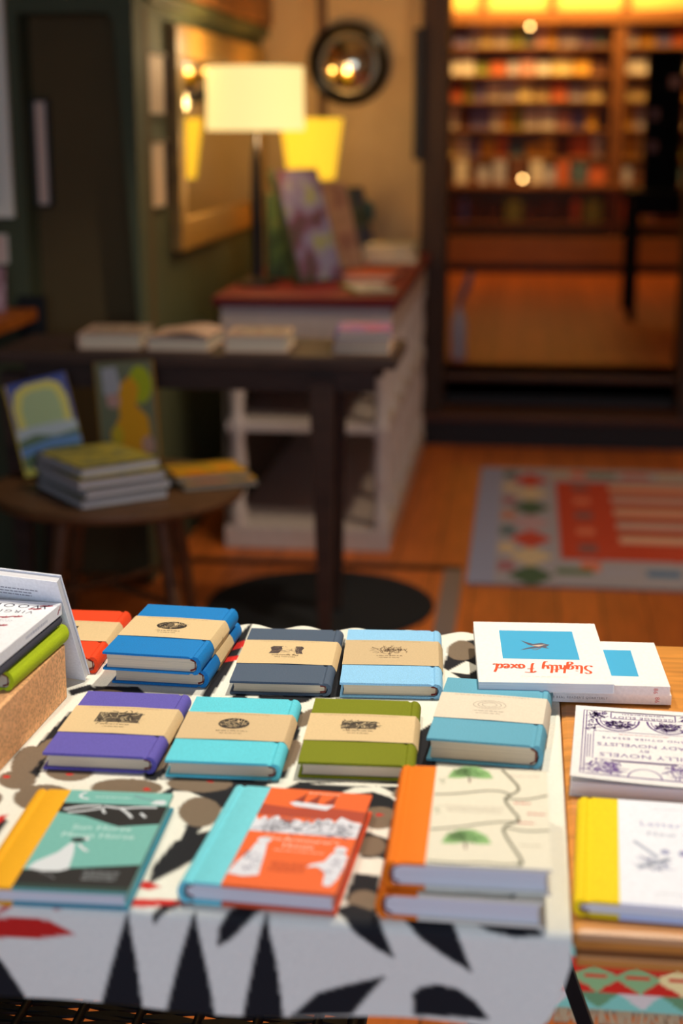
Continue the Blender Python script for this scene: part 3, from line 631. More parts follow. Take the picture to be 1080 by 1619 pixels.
PAT=[
('K',[(-0.482,1.363),(-0.479,1.429),(-0.474,1.491),(-0.440,1.508),(-0.444,1.459),(-0.467,1.422),(-0.455,1.321),(-0.480,1.321)]),
('K',[(-0.494,1.552),(-0.475,1.574),(-0.465,1.559),(-0.486,1.537)]),
('K',[(-0.468,1.569),(-0.419,1.573),(-0.401,1.547),(-0.464,1.528)]),
('K',[(-0.332,1.546),(-0.327,1.626),(-0.326,1.703),(-0.327,1.798),(-0.341,1.748),(-0.340,1.657),(-0.343,1.554)]),
('K',[(-0.320,1.519),(-0.304,1.568),(-0.271,1.563),(-0.215,1.569),(-0.212,1.651),(-0.206,1.764),(-0.182,1.573),(-0.233,1.544),(-0.255,1.549)]),
('K',[(-0.340,1.327),(-0.334,1.347),(-0.353,1.543),(-0.373,1.513),(-0.363,1.393),(-0.352,1.330)]),
('K',[(-0.215,1.342),(-0.216,1.427),(-0.224,1.530),(-0.234,1.548),(-0.226,1.386),(-0.222,1.346)]),
('K',[(-0.091,1.364),(-0.099,1.474),(-0.079,1.512),(-0.072,1.405),(-0.070,1.367)]),
('K',[(-0.334,1.289),(-0.309,1.341),(-0.228,1.339),(-0.094,1.355),(-0.088,1.281),(-0.122,1.264),(-0.136,1.313),(-0.230,1.319),(-0.257,1.299),(-0.271,1.246),(-0.280,1.207),(-0.288,1.206),(-0.290,1.257),(-0.304,1.293)]),
('K',[(-0.297,1.126),(-0.301,1.157),(-0.293,1.205),(-0.277,1.222),(-0.259,1.234),(-0.259,1.191),(-0.275,1.160)]),
('K',[(-0.131,1.122),(-0.128,1.166),(-0.106,1.163),(-0.101,1.105),(-0.104,1.089),(-0.120,1.092)]),
('K',[(-0.133,1.237),(-0.125,1.244),(-0.099,1.228),(-0.100,1.187),(-0.126,1.195)]),
('K',[(-0.081,1.677),(-0.075,1.751),(-0.051,1.770),(-0.016,1.786),(-0.007,1.696),(-0.014,1.633),(-0.049,1.629)]),
('K',[(-0.478,1.147),(-0.482,1.221),(-0.460,1.234),(-0.453,1.227),(-0.452,1.186),(-0.451,1.105)]),
('W',[(-0.316,1.283),(-0.317,1.308),(-0.301,1.307),(-0.284,1.295),(-0.286,1.287),(-0.297,1.288)]),
('W',[(-0.232,1.330),(-0.222,1.346),(-0.199,1.357),(-0.203,1.339),(-0.215,1.321)]),
('W',[(-0.190,1.338),(-0.148,1.349),(-0.100,1.349),(-0.099,1.343),(-0.147,1.339)]),
('W',[(-0.168,1.309),(-0.147,1.336),(-0.123,1.341),(-0.097,1.318),(-0.096,1.300),(-0.112,1.319),(-0.128,1.328),(-0.145,1.322),(-0.156,1.306)]),
('W',[(-0.131,1.189),(-0.110,1.196),(-0.099,1.190),(-0.108,1.182)]),
('W',[(-0.293,1.570),(-0.280,1.571),(-0.278,1.554),(-0.291,1.553)]),
('W',[(-0.231,1.530),(-0.215,1.569),(-0.182,1.558),(-0.197,1.534),(-0.213,1.504)]),
('W',[(-0.075,1.663),(-0.054,1.702),(-0.037,1.682),(-0.050,1.657)]),
('T',[(-0.455,1.317),(-0.454,1.309),(-0.455,1.302),(-0.458,1.297),(-0.464,1.294),(-0.470,1.293),(-0.477,1.295),(-0.483,1.299),(-0.489,1.305),(-0.492,1.312),(-0.494,1.319),(-0.493,1.326),(-0.489,1.332),(-0.484,1.335),(-0.477,1.336),(-0.470,1.334),(-0.464,1.330),(-0.458,1.324)]),
('T',[(-0.405,1.340),(-0.404,1.333),(-0.407,1.327),(-0.411,1.321),(-0.418,1.318),(-0.426,1.317),(-0.435,1.319),(-0.442,1.323),(-0.448,1.328),(-0.452,1.335),(-0.452,1.342),(-0.450,1.349),(-0.445,1.354),(-0.438,1.357),(-0.430,1.358),(-0.422,1.357),(-0.414,1.353),(-0.408,1.347)]),
('T',[(-0.406,1.281),(-0.405,1.271),(-0.407,1.261),(-0.413,1.254),(-0.421,1.250),(-0.431,1.248),(-0.441,1.251),(-0.451,1.256),(-0.459,1.264),(-0.464,1.274),(-0.466,1.284),(-0.463,1.294),(-0.458,1.302),(-0.449,1.306),(-0.439,1.308),(-0.428,1.305),(-0.418,1.299),(-0.411,1.291)]),
('T',[(-0.329,1.313),(-0.330,1.305),(-0.334,1.298),(-0.342,1.293),(-0.352,1.289),(-0.364,1.288),(-0.376,1.289),(-0.386,1.292),(-0.394,1.298),(-0.398,1.304),(-0.398,1.312),(-0.394,1.319),(-0.386,1.325),(-0.375,1.329),(-0.363,1.330),(-0.351,1.329),(-0.341,1.325),(-0.333,1.320)]),
('T',[(-0.265,1.332),(-0.265,1.324),(-0.269,1.317),(-0.277,1.312),(-0.286,1.308),(-0.297,1.307),(-0.308,1.308),(-0.317,1.312),(-0.324,1.317),(-0.328,1.324),(-0.327,1.332),(-0.323,1.339),(-0.316,1.345),(-0.306,1.349),(-0.295,1.350),(-0.284,1.349),(-0.275,1.345),(-0.268,1.339)]),
('T',[(-0.263,1.268),(-0.262,1.257),(-0.264,1.248),(-0.268,1.240),(-0.273,1.236),(-0.280,1.235),(-0.287,1.238),(-0.293,1.244),(-0.299,1.253),(-0.303,1.263),(-0.304,1.274),(-0.302,1.284),(-0.299,1.292),(-0.293,1.297),(-0.286,1.297),(-0.279,1.294),(-0.272,1.288),(-0.266,1.278)]),
('T',[(-0.474,1.273),(-0.473,1.267),(-0.473,1.262),(-0.474,1.258),(-0.477,1.256),(-0.481,1.256),(-0.485,1.257),(-0.489,1.260),(-0.493,1.265),(-0.495,1.270),(-0.497,1.276),(-0.496,1.281),(-0.495,1.285),(-0.492,1.287),(-0.488,1.288),(-0.484,1.286),(-0.480,1.283),(-0.476,1.278)]),
('T',[(-0.470,1.375),(-0.467,1.363),(-0.465,1.350),(-0.466,1.339),(-0.468,1.330),(-0.471,1.324),(-0.476,1.323),(-0.481,1.326),(-0.486,1.333),(-0.490,1.343),(-0.493,1.355),(-0.495,1.368),(-0.495,1.380),(-0.493,1.389),(-0.489,1.395),(-0.484,1.397),(-0.479,1.393),(-0.474,1.386)]),
('T',[(-0.460,1.408),(-0.458,1.399),(-0.458,1.389),(-0.459,1.379),(-0.461,1.371),(-0.464,1.365),(-0.467,1.361),(-0.471,1.361),(-0.474,1.364),(-0.477,1.370),(-0.479,1.379),(-0.480,1.389),(-0.479,1.398),(-0.477,1.407),(-0.474,1.414),(-0.470,1.418),(-0.467,1.418),(-0.463,1.414)]),
('T',[(-0.336,1.406),(-0.334,1.396),(-0.334,1.384),(-0.336,1.371),(-0.339,1.360),(-0.343,1.352),(-0.347,1.346),(-0.351,1.345),(-0.354,1.348),(-0.357,1.354),(-0.358,1.364),(-0.358,1.376),(-0.357,1.388),(-0.354,1.399),(-0.350,1.409),(-0.346,1.414),(-0.342,1.416),(-0.338,1.413)]),
('T',[(-0.100,1.276),(-0.100,1.267),(-0.102,1.260),(-0.106,1.254),(-0.112,1.251),(-0.118,1.250),(-0.123,1.252),(-0.129,1.257),(-0.132,1.264),(-0.134,1.271),(-0.134,1.280),(-0.132,1.287),(-0.128,1.293),(-0.122,1.296),(-0.116,1.297),(-0.110,1.295),(-0.105,1.290),(-0.101,1.283)]),
('T',[(-0.102,1.120),(-0.102,1.114),(-0.104,1.108),(-0.107,1.103),(-0.111,1.101),(-0.116,1.100),(-0.120,1.102),(-0.124,1.106),(-0.127,1.111),(-0.129,1.117),(-0.128,1.123),(-0.127,1.129),(-0.124,1.134),(-0.119,1.137),(-0.115,1.137),(-0.110,1.136),(-0.106,1.132),(-0.103,1.127)]),
('T',[(-0.105,1.218),(-0.106,1.211),(-0.108,1.205),(-0.111,1.201),(-0.115,1.198),(-0.120,1.197),(-0.125,1.199),(-0.130,1.203),(-0.133,1.208),(-0.134,1.214),(-0.134,1.221),(-0.132,1.227),(-0.129,1.232),(-0.124,1.235),(-0.119,1.236),(-0.114,1.234),(-0.110,1.230),(-0.107,1.224)]),
('T',[(-0.211,1.425),(-0.210,1.411),(-0.210,1.397),(-0.212,1.384),(-0.215,1.373),(-0.218,1.366),(-0.223,1.363),(-0.226,1.364),(-0.230,1.370),(-0.232,1.380),(-0.234,1.393),(-0.233,1.407),(-0.232,1.421),(-0.229,1.433),(-0.225,1.441),(-0.221,1.444),(-0.217,1.442),(-0.213,1.435)]),
('T',[(-0.043,1.736),(-0.044,1.726),(-0.046,1.716),(-0.051,1.708),(-0.057,1.704),(-0.063,1.703),(-0.069,1.706),(-0.074,1.713),(-0.077,1.722),(-0.079,1.732),(-0.079,1.743),(-0.076,1.753),(-0.071,1.761),(-0.066,1.766),(-0.059,1.766),(-0.053,1.763),(-0.048,1.757),(-0.044,1.747)]),
('T',[(-0.425,1.544),(-0.425,1.538),(-0.427,1.532),(-0.431,1.527),(-0.437,1.524),(-0.445,1.523),(-0.452,1.524),(-0.459,1.528),(-0.464,1.533),(-0.467,1.539),(-0.467,1.546),(-0.465,1.552),(-0.461,1.557),(-0.455,1.560),(-0.447,1.561),(-0.440,1.560),(-0.433,1.556),(-0.428,1.551)]),
('T',[(-0.502,1.286),(-0.501,1.279),(-0.501,1.272),(-0.503,1.267),(-0.507,1.264),(-0.513,1.263),(-0.519,1.265),(-0.524,1.269),(-0.530,1.275),(-0.533,1.283),(-0.535,1.290),(-0.535,1.297),(-0.533,1.303),(-0.529,1.306),(-0.523,1.306),(-0.517,1.304),(-0.511,1.300),(-0.506,1.294)]),
('T',[(-0.518,1.336),(-0.516,1.329),(-0.517,1.322),(-0.521,1.317),(-0.526,1.314),(-0.532,1.313),(-0.539,1.315),(-0.545,1.319),(-0.551,1.325),(-0.555,1.331),(-0.556,1.339),(-0.555,1.345),(-0.552,1.351),(-0.547,1.354),(-0.541,1.355),(-0.533,1.353),(-0.527,1.349),(-0.521,1.343)]),
('T',[(-0.086,1.329),(-0.086,1.324),(-0.088,1.320),(-0.091,1.316),(-0.095,1.314),(-0.099,1.313),(-0.103,1.315),(-0.106,1.317),(-0.109,1.321),(-0.110,1.326),(-0.109,1.331),(-0.108,1.335),(-0.105,1.339),(-0.101,1.341),(-0.097,1.342),(-0.093,1.340),(-0.089,1.338),(-0.087,1.334)]),
('T',[(-0.208,1.520),(-0.208,1.511),(-0.208,1.502),(-0.210,1.494),(-0.212,1.486),(-0.215,1.481),(-0.219,1.478),(-0.222,1.479),(-0.224,1.483),(-0.226,1.489),(-0.226,1.497),(-0.226,1.506),(-0.224,1.515),(-0.221,1.522),(-0.218,1.528),(-0.215,1.530),(-0.212,1.530),(-0.210,1.526)]),
('R',[(-0.483,1.321),(-0.483,1.318),(-0.485,1.317),(-0.488,1.317),(-0.490,1.320),(-0.490,1.322),(-0.488,1.324),(-0.485,1.323)]),
('R',[(-0.423,1.334),(-0.424,1.331),(-0.426,1.330),(-0.429,1.330),(-0.431,1.333),(-0.430,1.335),(-0.428,1.337),(-0.425,1.336)]),
('R',[(-0.340,1.308),(-0.340,1.306),(-0.343,1.305),(-0.345,1.305),(-0.347,1.308),(-0.347,1.310),(-0.344,1.312),(-0.342,1.311)]),
('R',[(-0.284,1.334),(-0.284,1.331),(-0.286,1.330),(-0.289,1.331),(-0.291,1.333),(-0.290,1.336),(-0.288,1.337),(-0.285,1.336)]),
('R',[(-0.114,1.280),(-0.115,1.278),(-0.117,1.277),(-0.120,1.277),(-0.121,1.280),(-0.120,1.282),(-0.118,1.283),(-0.115,1.283)]),
('R',[(-0.224,1.477),(-0.225,1.474),(-0.228,1.472),(-0.231,1.473),(-0.232,1.476),(-0.232,1.479),(-0.229,1.480),(-0.226,1.480)]),
('R',[(-0.344,1.724),(-0.326,1.744),(-0.323,1.721),(-0.341,1.701)]),
('R',[(-0.343,1.678),(-0.325,1.689),(-0.325,1.672),(-0.341,1.661)]),
('R',[(-0.306,1.120),(-0.302,1.132),(-0.285,1.123),(-0.295,1.116)]),
('R',[(-0.466,1.225),(-0.464,1.236),(-0.457,1.241),(-0.458,1.226),(-0.462,1.213)]),
('R',[(-0.426,1.070),(-0.399,1.075),(-0.372,1.074),(-0.348,1.063),(-0.378,1.057),(-0.427,1.054)]),
('R',[(-0.420,1.072),(-0.409,1.084),(-0.398,1.092),(-0.397,1.089),(-0.405,1.081)]),
('R',[(-0.372,1.093),(-0.365,1.082),(-0.358,1.086),(-0.340,1.090),(-0.313,1.091),(-0.295,1.089),(-0.272,1.093),(-0.250,1.099),(-0.271,1.103),(-0.329,1.098)]),
('K',[(-0.332,0.979),(-0.328,1.003),(-0.318,1.040),(-0.311,1.064),(-0.304,1.087),(-0.301,1.065),(-0.297,1.041),(-0.293,1.005),(-0.291,0.982)]),
('K',[(-0.276,0.983),(-0.272,1.007),(-0.263,1.044),(-0.256,1.068),(-0.249,1.091),(-0.245,1.069),(-0.240,1.045),(-0.234,1.010),(-0.233,0.987)]),
('K',[(-0.212,0.988),(-0.208,1.012),(-0.201,1.048),(-0.196,1.072),(-0.190,1.095),(-0.187,1.073),(-0.182,1.049),(-0.178,1.014),(-0.176,0.991)]),
('K',[(-0.432,1.054),(-0.412,1.033),(-0.394,1.004),(-0.399,0.974),(-0.437,0.971)]),
('K',[(-0.284,1.075),(-0.283,1.085),(-0.277,1.094),(-0.260,1.095),(-0.274,1.085)]),
('K',[(-0.231,1.059),(-0.229,1.076),(-0.222,1.090),(-0.215,1.102),(-0.190,1.103),(-0.205,1.082),(-0.220,1.066)]),
('K',[(-0.138,1.103),(-0.124,1.113),(-0.104,1.103),(-0.096,1.083),(-0.086,1.058),(-0.100,1.065),(-0.120,1.080)]),
('K',[(-0.088,1.102),(-0.076,1.108),(-0.048,1.108),(-0.037,1.084),(-0.024,1.050),(-0.048,1.064),(-0.068,1.079)]),
('K',[(-0.046,1.107),(-0.019,1.107),(0.016,1.105),(0.031,1.086),(0.009,1.083),(-0.013,1.087)]),
('K',[(-0.172,1.000),(-0.149,1.023),(-0.121,1.033),(-0.093,1.042),(-0.108,1.022),(-0.121,1.004)]),
('K',[(-0.071,1.008),(-0.072,1.027),(-0.066,1.034),(-0.052,1.038),(-0.035,1.035),(-0.021,1.025),(-0.009,1.010)]),
]

CC = {'K': L_(20, 21, 27), 'T': L_(124, 106, 86), 'R': L_(206, 34, 26), 'W': L_(238, 236, 222)}
def tablecloth():
    sx = .0024
    xs = np.arange(-1.0, .0525+.028, sx); S1 = np.arange(1.79, 1.094, -sx); nd = 40
    nx = len(xs); ny = len(S1)+nd; iR = int(np.searchsorted(xs, .0525))
    X = np.tile(xs, (ny, 1)); S = np.zeros((ny, nx)); S[:len(S1)] = S1[:, None]
    xx = np.clip(xs, None, .0525)
    Ld = .082-.002*np.clip((xx+.41)/.46, 0, 1)+.003*np.sin(xx*23)
    Ld = Ld+.011                                     # roll over the edge
    e = np.clip((xx-.012)/.0405, 0, 1); Ld = Ld*(1-.66*e**3.0)
    tt = (np.arange(1, nd+1)/nd)[:, None]; S[len(S1):] = 1.094-tt*Ld[None]
    Px = np.minimum(X, .0525)+np.where(X > .0525, .0003, 0); Py = np.maximum(S, 1.094).copy(); Pz = np.full_like(X, .7815)
    over = np.maximum(X-.0525, 0); Pz -= over
    rad = .010; a = np.clip((1.094-S)/rad, 0, np.pi/2); below = np.maximum(1.094-S-rad*np.pi/2, 0)
    dr = S < 1.094
    Py = np.where(dr, 1.094-rad*np.sin(a)-.0035*np.sin(X*16)*np.clip(below/.06, 0, 1)-.03*below, Py)
    Pz = np.where(dr, .7815-rad*(1-np.cos(a))-below, Pz)
    bk = np.clip((S-1.735)/.055, 0, 1); Pz += bk*.004*(1+np.sin(X*95+1.2))*(X < .0525)*.7   # ruffled far hem
    Pz += .0
    col = np.zeros((ny, nx, 3)); col[:] = CC['W']
    acc = np.zeros((ny, nx, 3)); offs = [(-.25, -.25), (.25, -.25), (-.25, .25), (.25, .25)]
    rr = random.Random(3); extra = []
    for i in range(16):
        for j in range(9):
            cx = -.99+i*.055+rr.uniform(-.01, .01); cy = 1.12+j*.075+rr.uniform(-.01, .01)
            if cx < -.52 or (cy > 1.60 and cx < -.36):
                a_ = rr.uniform(0, 3.14); rx = rr.uniform(.016, .024)
                extra.append((rr.choice('TTTK'), [(cx+rx*math.cos(t)+.004*math.cos(2*t+a_), cy+1.2*rx*math.sin(t)) for t in [k*.42 for k in range(15)]]))
    pats = extra+PAT
    for ox, oy in offs:
        c = col.copy(); xq = X+ox*sx; yq = S+oy*sx
        for key, poly in pats:
            P = np.array(poly); x0, y0 = P.min(0)-.004; x1, y1 = P.max(0)+.004
            m = (xq > x0) & (xq < x1) & (yq > y0) & (yq < y1)
            if not m.any(): continue
            px, py = xq[m], yq[m]; ins = np.zeros(px.shape, bool); n = len(P)
            for i in range(n):
                xa, ya = P[i]; xb, yb = P[(i+1) % n]
                if ya == yb: continue
                ins ^= ((ya > py) != (yb > py)) & (px < (xb-xa)*(py-ya)/(yb-ya)+xa)
            sub = c[m]; sub[ins] = CC[key]; c[m] = sub
        acc += c/4
    ok = np.ones((ny-1, nx-1), bool); ok[len(S1)-1:, iR:] = False
    o = grid_obj('tablecloth', X, S, (Px, Py, Pz), acc, mat('printed cotton', (255, 255, 255), .85, 'vcol', scale=900), None, ok)
    tag(o, 'white tablecloth printed with black leaves, taupe pebbles and red bits', 'tablecloth')
tablecloth()
def wicker():
    t = thing('woven_stool', 'black open-weave stool tucked under the patterned tablecloth', 'stool', (-.40, 1.56, 0)); m = mat('black rattan', (13, 12, 12), .45)
    hx, hy, z = .235, .20, .40
    for i in range(7):
        x = -hx+.015+i*.0685; MB().tube([(x, -hy, z), (x, hy, z)], .0062, 8).build('rib', m, t, 60)
    for k in range(19):
        y = -hy+.014+k*.0206
        for s in (1, -1):
            N_ = 42; f = MB(); rings = []
            for q in range(N_+1):
                x = -hx+2*hx*q/N_; ph = abs(((x+hx-.015)/.0685+.5) % 1-.5)*2     # 0 at a rib, 1 half-way between
                ce = .0100-.0050*ph; hw = .0034+.0022*ph; zo = .0006*s*math.cos(math.pi*(x+hx-.015)/.0685)
                rings.append([(x, y+s*(ce-hw), z+zo-.002), (x, y+s*(ce+hw), z+zo-.002), (x, y+s*(ce+hw), z+zo+.002), (x, y+s*(ce-hw), z+zo+.002)])
            f.loft(rings).build('strand', m, t, 30)
    rim = [(hx*math.copysign(min(1, abs(1.25*math.cos(a))), math.cos(a)), hy*math.copysign(min(1, abs(1.25*math.sin(a))), math.sin(a)), z) for a in [2*math.pi*i/40 for i in range(41)]]
    MB().tube(rim, .0115, 8).build('rim', m, t, 60)
    for x, y in ((-.21, -.17), (.21, -.17), (-.21, .17), (.21, .17)): MB().tube([(x*1.02, y*1.02, 0), (x, y, z)], .011, 10).build('leg', m, t, 60)
wicker()

# ================================================================== foreground books
def case_profile(w, t, x_lim=None, b=.0026):
    """closed cross-section of a hard case, spine at +w/2; x_lim cuts the boards short"""
    h = w/2; x0 = -h if x_lim is None else x_lim
    up = [(x0, t), (h-.0135, t), (h-.0115, t-.0013), (h-.0095, t-.0013), (h-.0075, t+.0002), (h-.0035, t-.0006), (h-.0008, t*.82), (h+.0006, t*.62), (h+.0009, t*.5)]
    lo = [(x, t-z) for x, z in up[::-1]][1:]
    inn = [(x0, b), (h-.009, b), (h-.005, t*.25), (h-.0035, t*.5), (h-.005, t*.75), (h-.009, t-b), (x0, t-b)]
    return up+lo+inn
def hardback(label, loc, w, d, t, rot, rgb, spine='R', group=None, name='hardback_book', pages=PAGES, tilt=None, board=None, strip=.032, mname=None):
    e = thing(name, label, 'book', loc, rot, group)
    if tilt: e.rotation_euler = tilt
    s = 1 if spine == 'R' else -1; h = w/2
    cm = mat('book cloth %d %d %d' % rgb, rgb, .75, 'cloth')
    prof = case_profile(w, t, h-strip if board else None)
    MB().prism([(x*s, z) for x, z in prof], 'y', -d/2, d/2).build('spine_cover' if board else 'cover', cm, e, 35)
    x0, x1 = -h+.0035, h-.006
    pg = [(x0, .0026), (x0+.0012, t*.5), (x0, t-.0026), (x1-.002, t-.0026), (x1, t*.75), (x1+.001, t*.5), (x1, t*.25), (x1-.002, .0026)]
    MB().prism([(x*s, z) for x, z in pg], 'y', -d/2+.0032, d/2-.0032).build('page_block', pages, e)
    MB().tube([((h-.012)*s, -d/2+.0029, t-.004), ((h-.0065)*s, -d/2+.0026, t*.7), ((h-.0065)*s, -d/2+.0026, t*.3), ((h-.012)*s, -d/2+.0029, .004)], .0011, 6).build('headband', mat('headband silk', (120, 40, 30), .6), e)
    if board:
        for nm, z0, z1, c in (('upper_board', t-.0029, t+.0002, board[0]), ('lower_board', -.0000, .0028, board[1])):
            a, b_ = sorted(((-h)*s, (h-strip)*s))
            boxo(nm, mat('board %d %d %d' % c, c, .5, 'paper'), e, a, b_, -d/2-.0002, d/2+.0002, z0, z1, .0004)
    return e
def band(e, w, d, t, y0, y1, rgb, spine='R'):
    s = 1 if spine == 'R' else -1; h = w/2; g = .0006
    path = [(-h-g, -.0), (-h-g, t+g), (0, t+.0012), (h-.011, t+g), (h-.0035, t+g), (h-.0004, t*.82), (h+.0018, t*.5), (h-.0004, t*.18), (h-.002, .0)]
    pin = [(-h-g+.0003, 0), (-h-g+.0003, t+g-.0003), (0, t+.0009), (h-.011, t+g-.0003), (h-.0037, t+g-.0003), (h-.0007, t*.81), (h+.0015, t*.5), (h-.0007, t*.19), (h-.0024, 0)]
    o = MB().prism([(x*s, z) for x, z in path+pin[::-1]], 'y', y0, y1).build('paper_band', mat('band paper %d' % rgb[2], rgb, .8, 'paper', scale=500), e, 30)
    return o
def bandtop(w, t):
    h = w/2
    def f(x, y, hh):
        z = t+.0012-.0006*(abs(x)/(h if x < 0 else h-.011)) if x < h-.011 else t+.0006
        return (x, y, z+hh+.00005)
    return f
BROWN_INK = (84, 62, 46); DARK_INK = (44, 38, 36)
def band_print(bo, w, t, y0, y1, art, l1=None, l2=None, seed=1, rows=3, inkc=BROWN_INK):
    p = Prt(bandtop(w, t), True, -.004, (y0+y1)/2); H = y1-y0
    # reader sits opposite: everything is turned round
    k, aw, ah = art; cy = -H*.08
    if k == 'oval': p.ell(0, cy, aw/2, ah/2, DARK_INK, 28); p.layer(); p.scribble(0, cy, aw/2, ah/2, 34, (190, 168, 130), .0007, seed)
    elif k == 'rect': p.rect(-aw/2, aw/2, cy-ah/2, cy+ah/2, (92, 80, 64), 4); p.layer(); p.scribble(0, cy, aw/2, ah/2, 60, DARK_INK, .0009, seed, True); p.layer(); p.scribble(0, cy, aw/2, ah/2, 26, (206, 184, 142), .0008, seed+5, True)
    elif k == 'photo': p.rect(-aw/2, aw/2, cy-ah/2, cy+ah/2, (44, 38, 36), 4); p.layer(); p.ell(aw*.1, cy-.001, aw*.16, ah*.38, (150, 130, 112))
    elif k == 'ring': 
        for q in (1, .72, .45): p.stroke([(aw/2*q*math.cos(a), cy+ah/2*q*math.sin(a)) for a in [2*math.pi*i/24 for i in range(25)]], .0005, inkc)
    elif k == 'case':
        p.poly([(-aw/2, cy-ah*.3), (-aw*.42, cy-ah/2), (aw*.42, cy-ah/2), (aw/2, cy-ah*.3), (aw*.44, cy+ah*.1), (aw/2, cy+ah/2), (-aw/2, cy+ah/2), (-aw*.44, cy+ah*.1)], (72, 60, 62)); p.layer(); p.scribble(0, cy, aw*.4, ah*.42, 26, (168, 146, 120), .0006, seed, True)
    else:
        p.scribble(0, cy, aw/2, ah/2, 70, inkc, .0007, seed)
    p.layer()
    y = cy+ah/2+.0055
    if l1: p.text(l1, 0, y, .0066, inkc, shear=.15)
    else: p.greek(0, y, .034, 1, inkc, th=.0011, seed=seed)
    y += .0062
    if l2: p.text(l2, 0, y, .0046, inkc)
    else: p.greek(0, y, .026, 1, inkc, th=.0008, seed=seed+1)
    p.greek(0, -H/2+.0068, .086, 2, (150, 124, 94), .0028, .0006, seed+2) if False else None
    p.greek(0, -H/2+.0042, .08, 1, (160, 134, 104), .0026, .0005, seed+3)
    # spine title mark
    p.build('band_print', bo)
KR = (222, 194, 146)
TC = .7822     # top of the cloth
def cloth_book(label, cx, cy, w, d, t, rot, rgb, art, bandrgb=KR, z=TC, l1=None, l2=None, seed=1, group='cloth-bound books with paper bands', by=(-.031, .040), inkc=BROWN_INK):
    e = hardback(label, (cx, cy, z), w, d, t, R(rot), rgb, 'R', group)
    bo = band(e, w, d, t, by[0], by[1], bandrgb); band_print(bo, w, t, by[0], by[1], art, l1, l2, seed, inkc=inkc)
    p = Prt(lambda x, y, h: (w/2+.0022+h, y, x))           # tiny title on the spine side of the band
    p.stroke([(t*.3, .001), (t*.62, .0025), (t*.62, .006), (t*.35, .007)], .0007, inkc); p.build('spine_mark', bo)
    return e
cloth_book('orange-red cloth book with a kraft band behind the cork block', -.533, 1.690, .112, .170, .020, 1.5, (232, 66, 18), ('photo', .022, .018), seed=3)
cloth_book('bright blue cloth book with a kraft band, lower of the blue pair', -.392, 1.664, .112, .172, .0205, -2, (4, 118, 192), ('oval', .036, .026), seed=6, group='bright blue cloth books')
cloth_book('bright blue cloth book with a kraft band, upper of the blue pair', -.3955, 1.650, .113, .176, .0212, -3, (6, 124, 196), ('oval', .036, .026), z=TC+.0212, seed=7, group='bright blue cloth books')
cloth_book('dark navy cloth book with a kraft band between bright and pale blue', -.259, 1.655, .113, .182, .0155, 2.4, (76, 92, 112), ('case', .040, .025), l1='Pig Ignorant', l2='Nicholas Fisk', seed=8, by=(-.034, .046))
cloth_book('pale sky blue cloth book with a kraft band beside the magazines', -.138, 1.660, .113, .182, .0175, 3.6, (144, 202, 240), ('sketch', .042, .026), bandrgb=(206, 180, 138), seed=9, by=(-.034, .050))
cloth_book('purple cloth book with a kraft band beside the cork block', -.400, 1.425, .113, .168, .0175, .6, (98, 88, 176), ('rect', .046, .026), seed=12, group='cloth-bound books with paper bands')
cloth_book('turquoise cloth book with a kraft band between purple and olive ones', -.278, 1.423, .113, .169, .0175, 1.6, (96, 208, 224), ('oval', .032, .028), seed=15, bandrgb=(214, 186, 142))
cloth_book('olive green cloth book with a kraft band', -.150, 1.436, .113, .168, .0168, 1.9, (122, 130, 0), ('rect', .036, .020), seed=17)
cloth_book('thick teal cloth book with a cream band in front of the magazines', -.019, 1.4875, .115, .173, .0245, -4.0, (100, 170, 194), ('ring', .034, .024), bandrgb=(226, 214, 192), seed=19, inkc=(150, 136, 122))

# ---- quarter-bound children's books in the front row
def topf(t): return lambda x, y, h: (x, y, t+.0002+h)
# left: yellow spine
MW, MD, MT = .130, .186, .0165
e = hardback('yellow-spined book with a black and green moonlit horse cover', (-.3695, 1.170, TC), MW, MD, MT, R(1.6), (250, 176, 14), 'L', 'quarter-bound books in the front row', 'quarter_bound_book', PAGES_W, board=((118, 186, 176), (60, 150, 170)), strip=.034)
p = Prt(topf(MT)); a, b = -.031, .0650; TEAL = (104, 178, 168); BK = (22, 22, 24); PW = (216, 222, 226)
p.poly([(a, .066), (b, .066), (b, .030), (.03, .022), (-.005, .040), (a, .046)], BK)
p.poly([(a, -.062), (-.01, -.060), (b, -.046), (b, -.093), (a, -.093)], BK); p.layer()
p.stroke([(a+.004, .052), (-.012, .060), (.006, .062), (.024, .058), (.04, .062), (.056, .063)], .0032, PW, 1); p.stroke([(.024, .058), (.033, .048), (.038, .040)], .003, PW, 1); p.stroke([(-.022, .046), (-.006, .051), (.008, .058)], .0028, PW, 1); p.stroke([(.006, .062), (.009, .052), (.012, .047)], .0026, PW, 1); p.stroke([(.044, .050), (.05, .042)], .0028, PW)
p.stroke([(-.015, .089), (-.020, .084), (-.018, .077), (-.010, .075)], .003, PW, 2)
p.poly([(.048, .070), (.052, .077), (.06, .078), (.063, .072), (.06, .068)], PW); p.stroke([(.03, .086), (.04, .080), (.05, .077)], .0014, (120, 130, 150)); p.greek(.012, .080, .04, 1, (200, 226, 224), th=.0016, seed=3)
p.text('Sun Horse', .0165, .018, .0125, (206, 232, 228)); p.text('Moon Horse', .0165, .003, .0125, (206, 232, 228))
p.poly([(-.028, -.060), (-.024, -.048), (-.010, -.030), (-.004, -.012), (.0, -.012), (.004, -.030), (.007, -.058), (.0, -.063), (-.014, -.064)], PW)
p.ell(.0015, -.006, .0065, .0042, (40, 36, 40)); p.stroke([(.004, -.014), (.010, -.022), (.015, -.026)], .003, PW); p.ell(.008, -.004, .003, .003, PW)
p.layer(); p.greek(.036, -.062, .034, 4, (150, 156, 160), .0042, .0014, 5); p.rect(a, b, -.093, -.086, (34, 62, 56)); p.stroke([(-.015, -.066), (-.006, -.070), (.0, -.076)], .0012, (120, 120, 124))
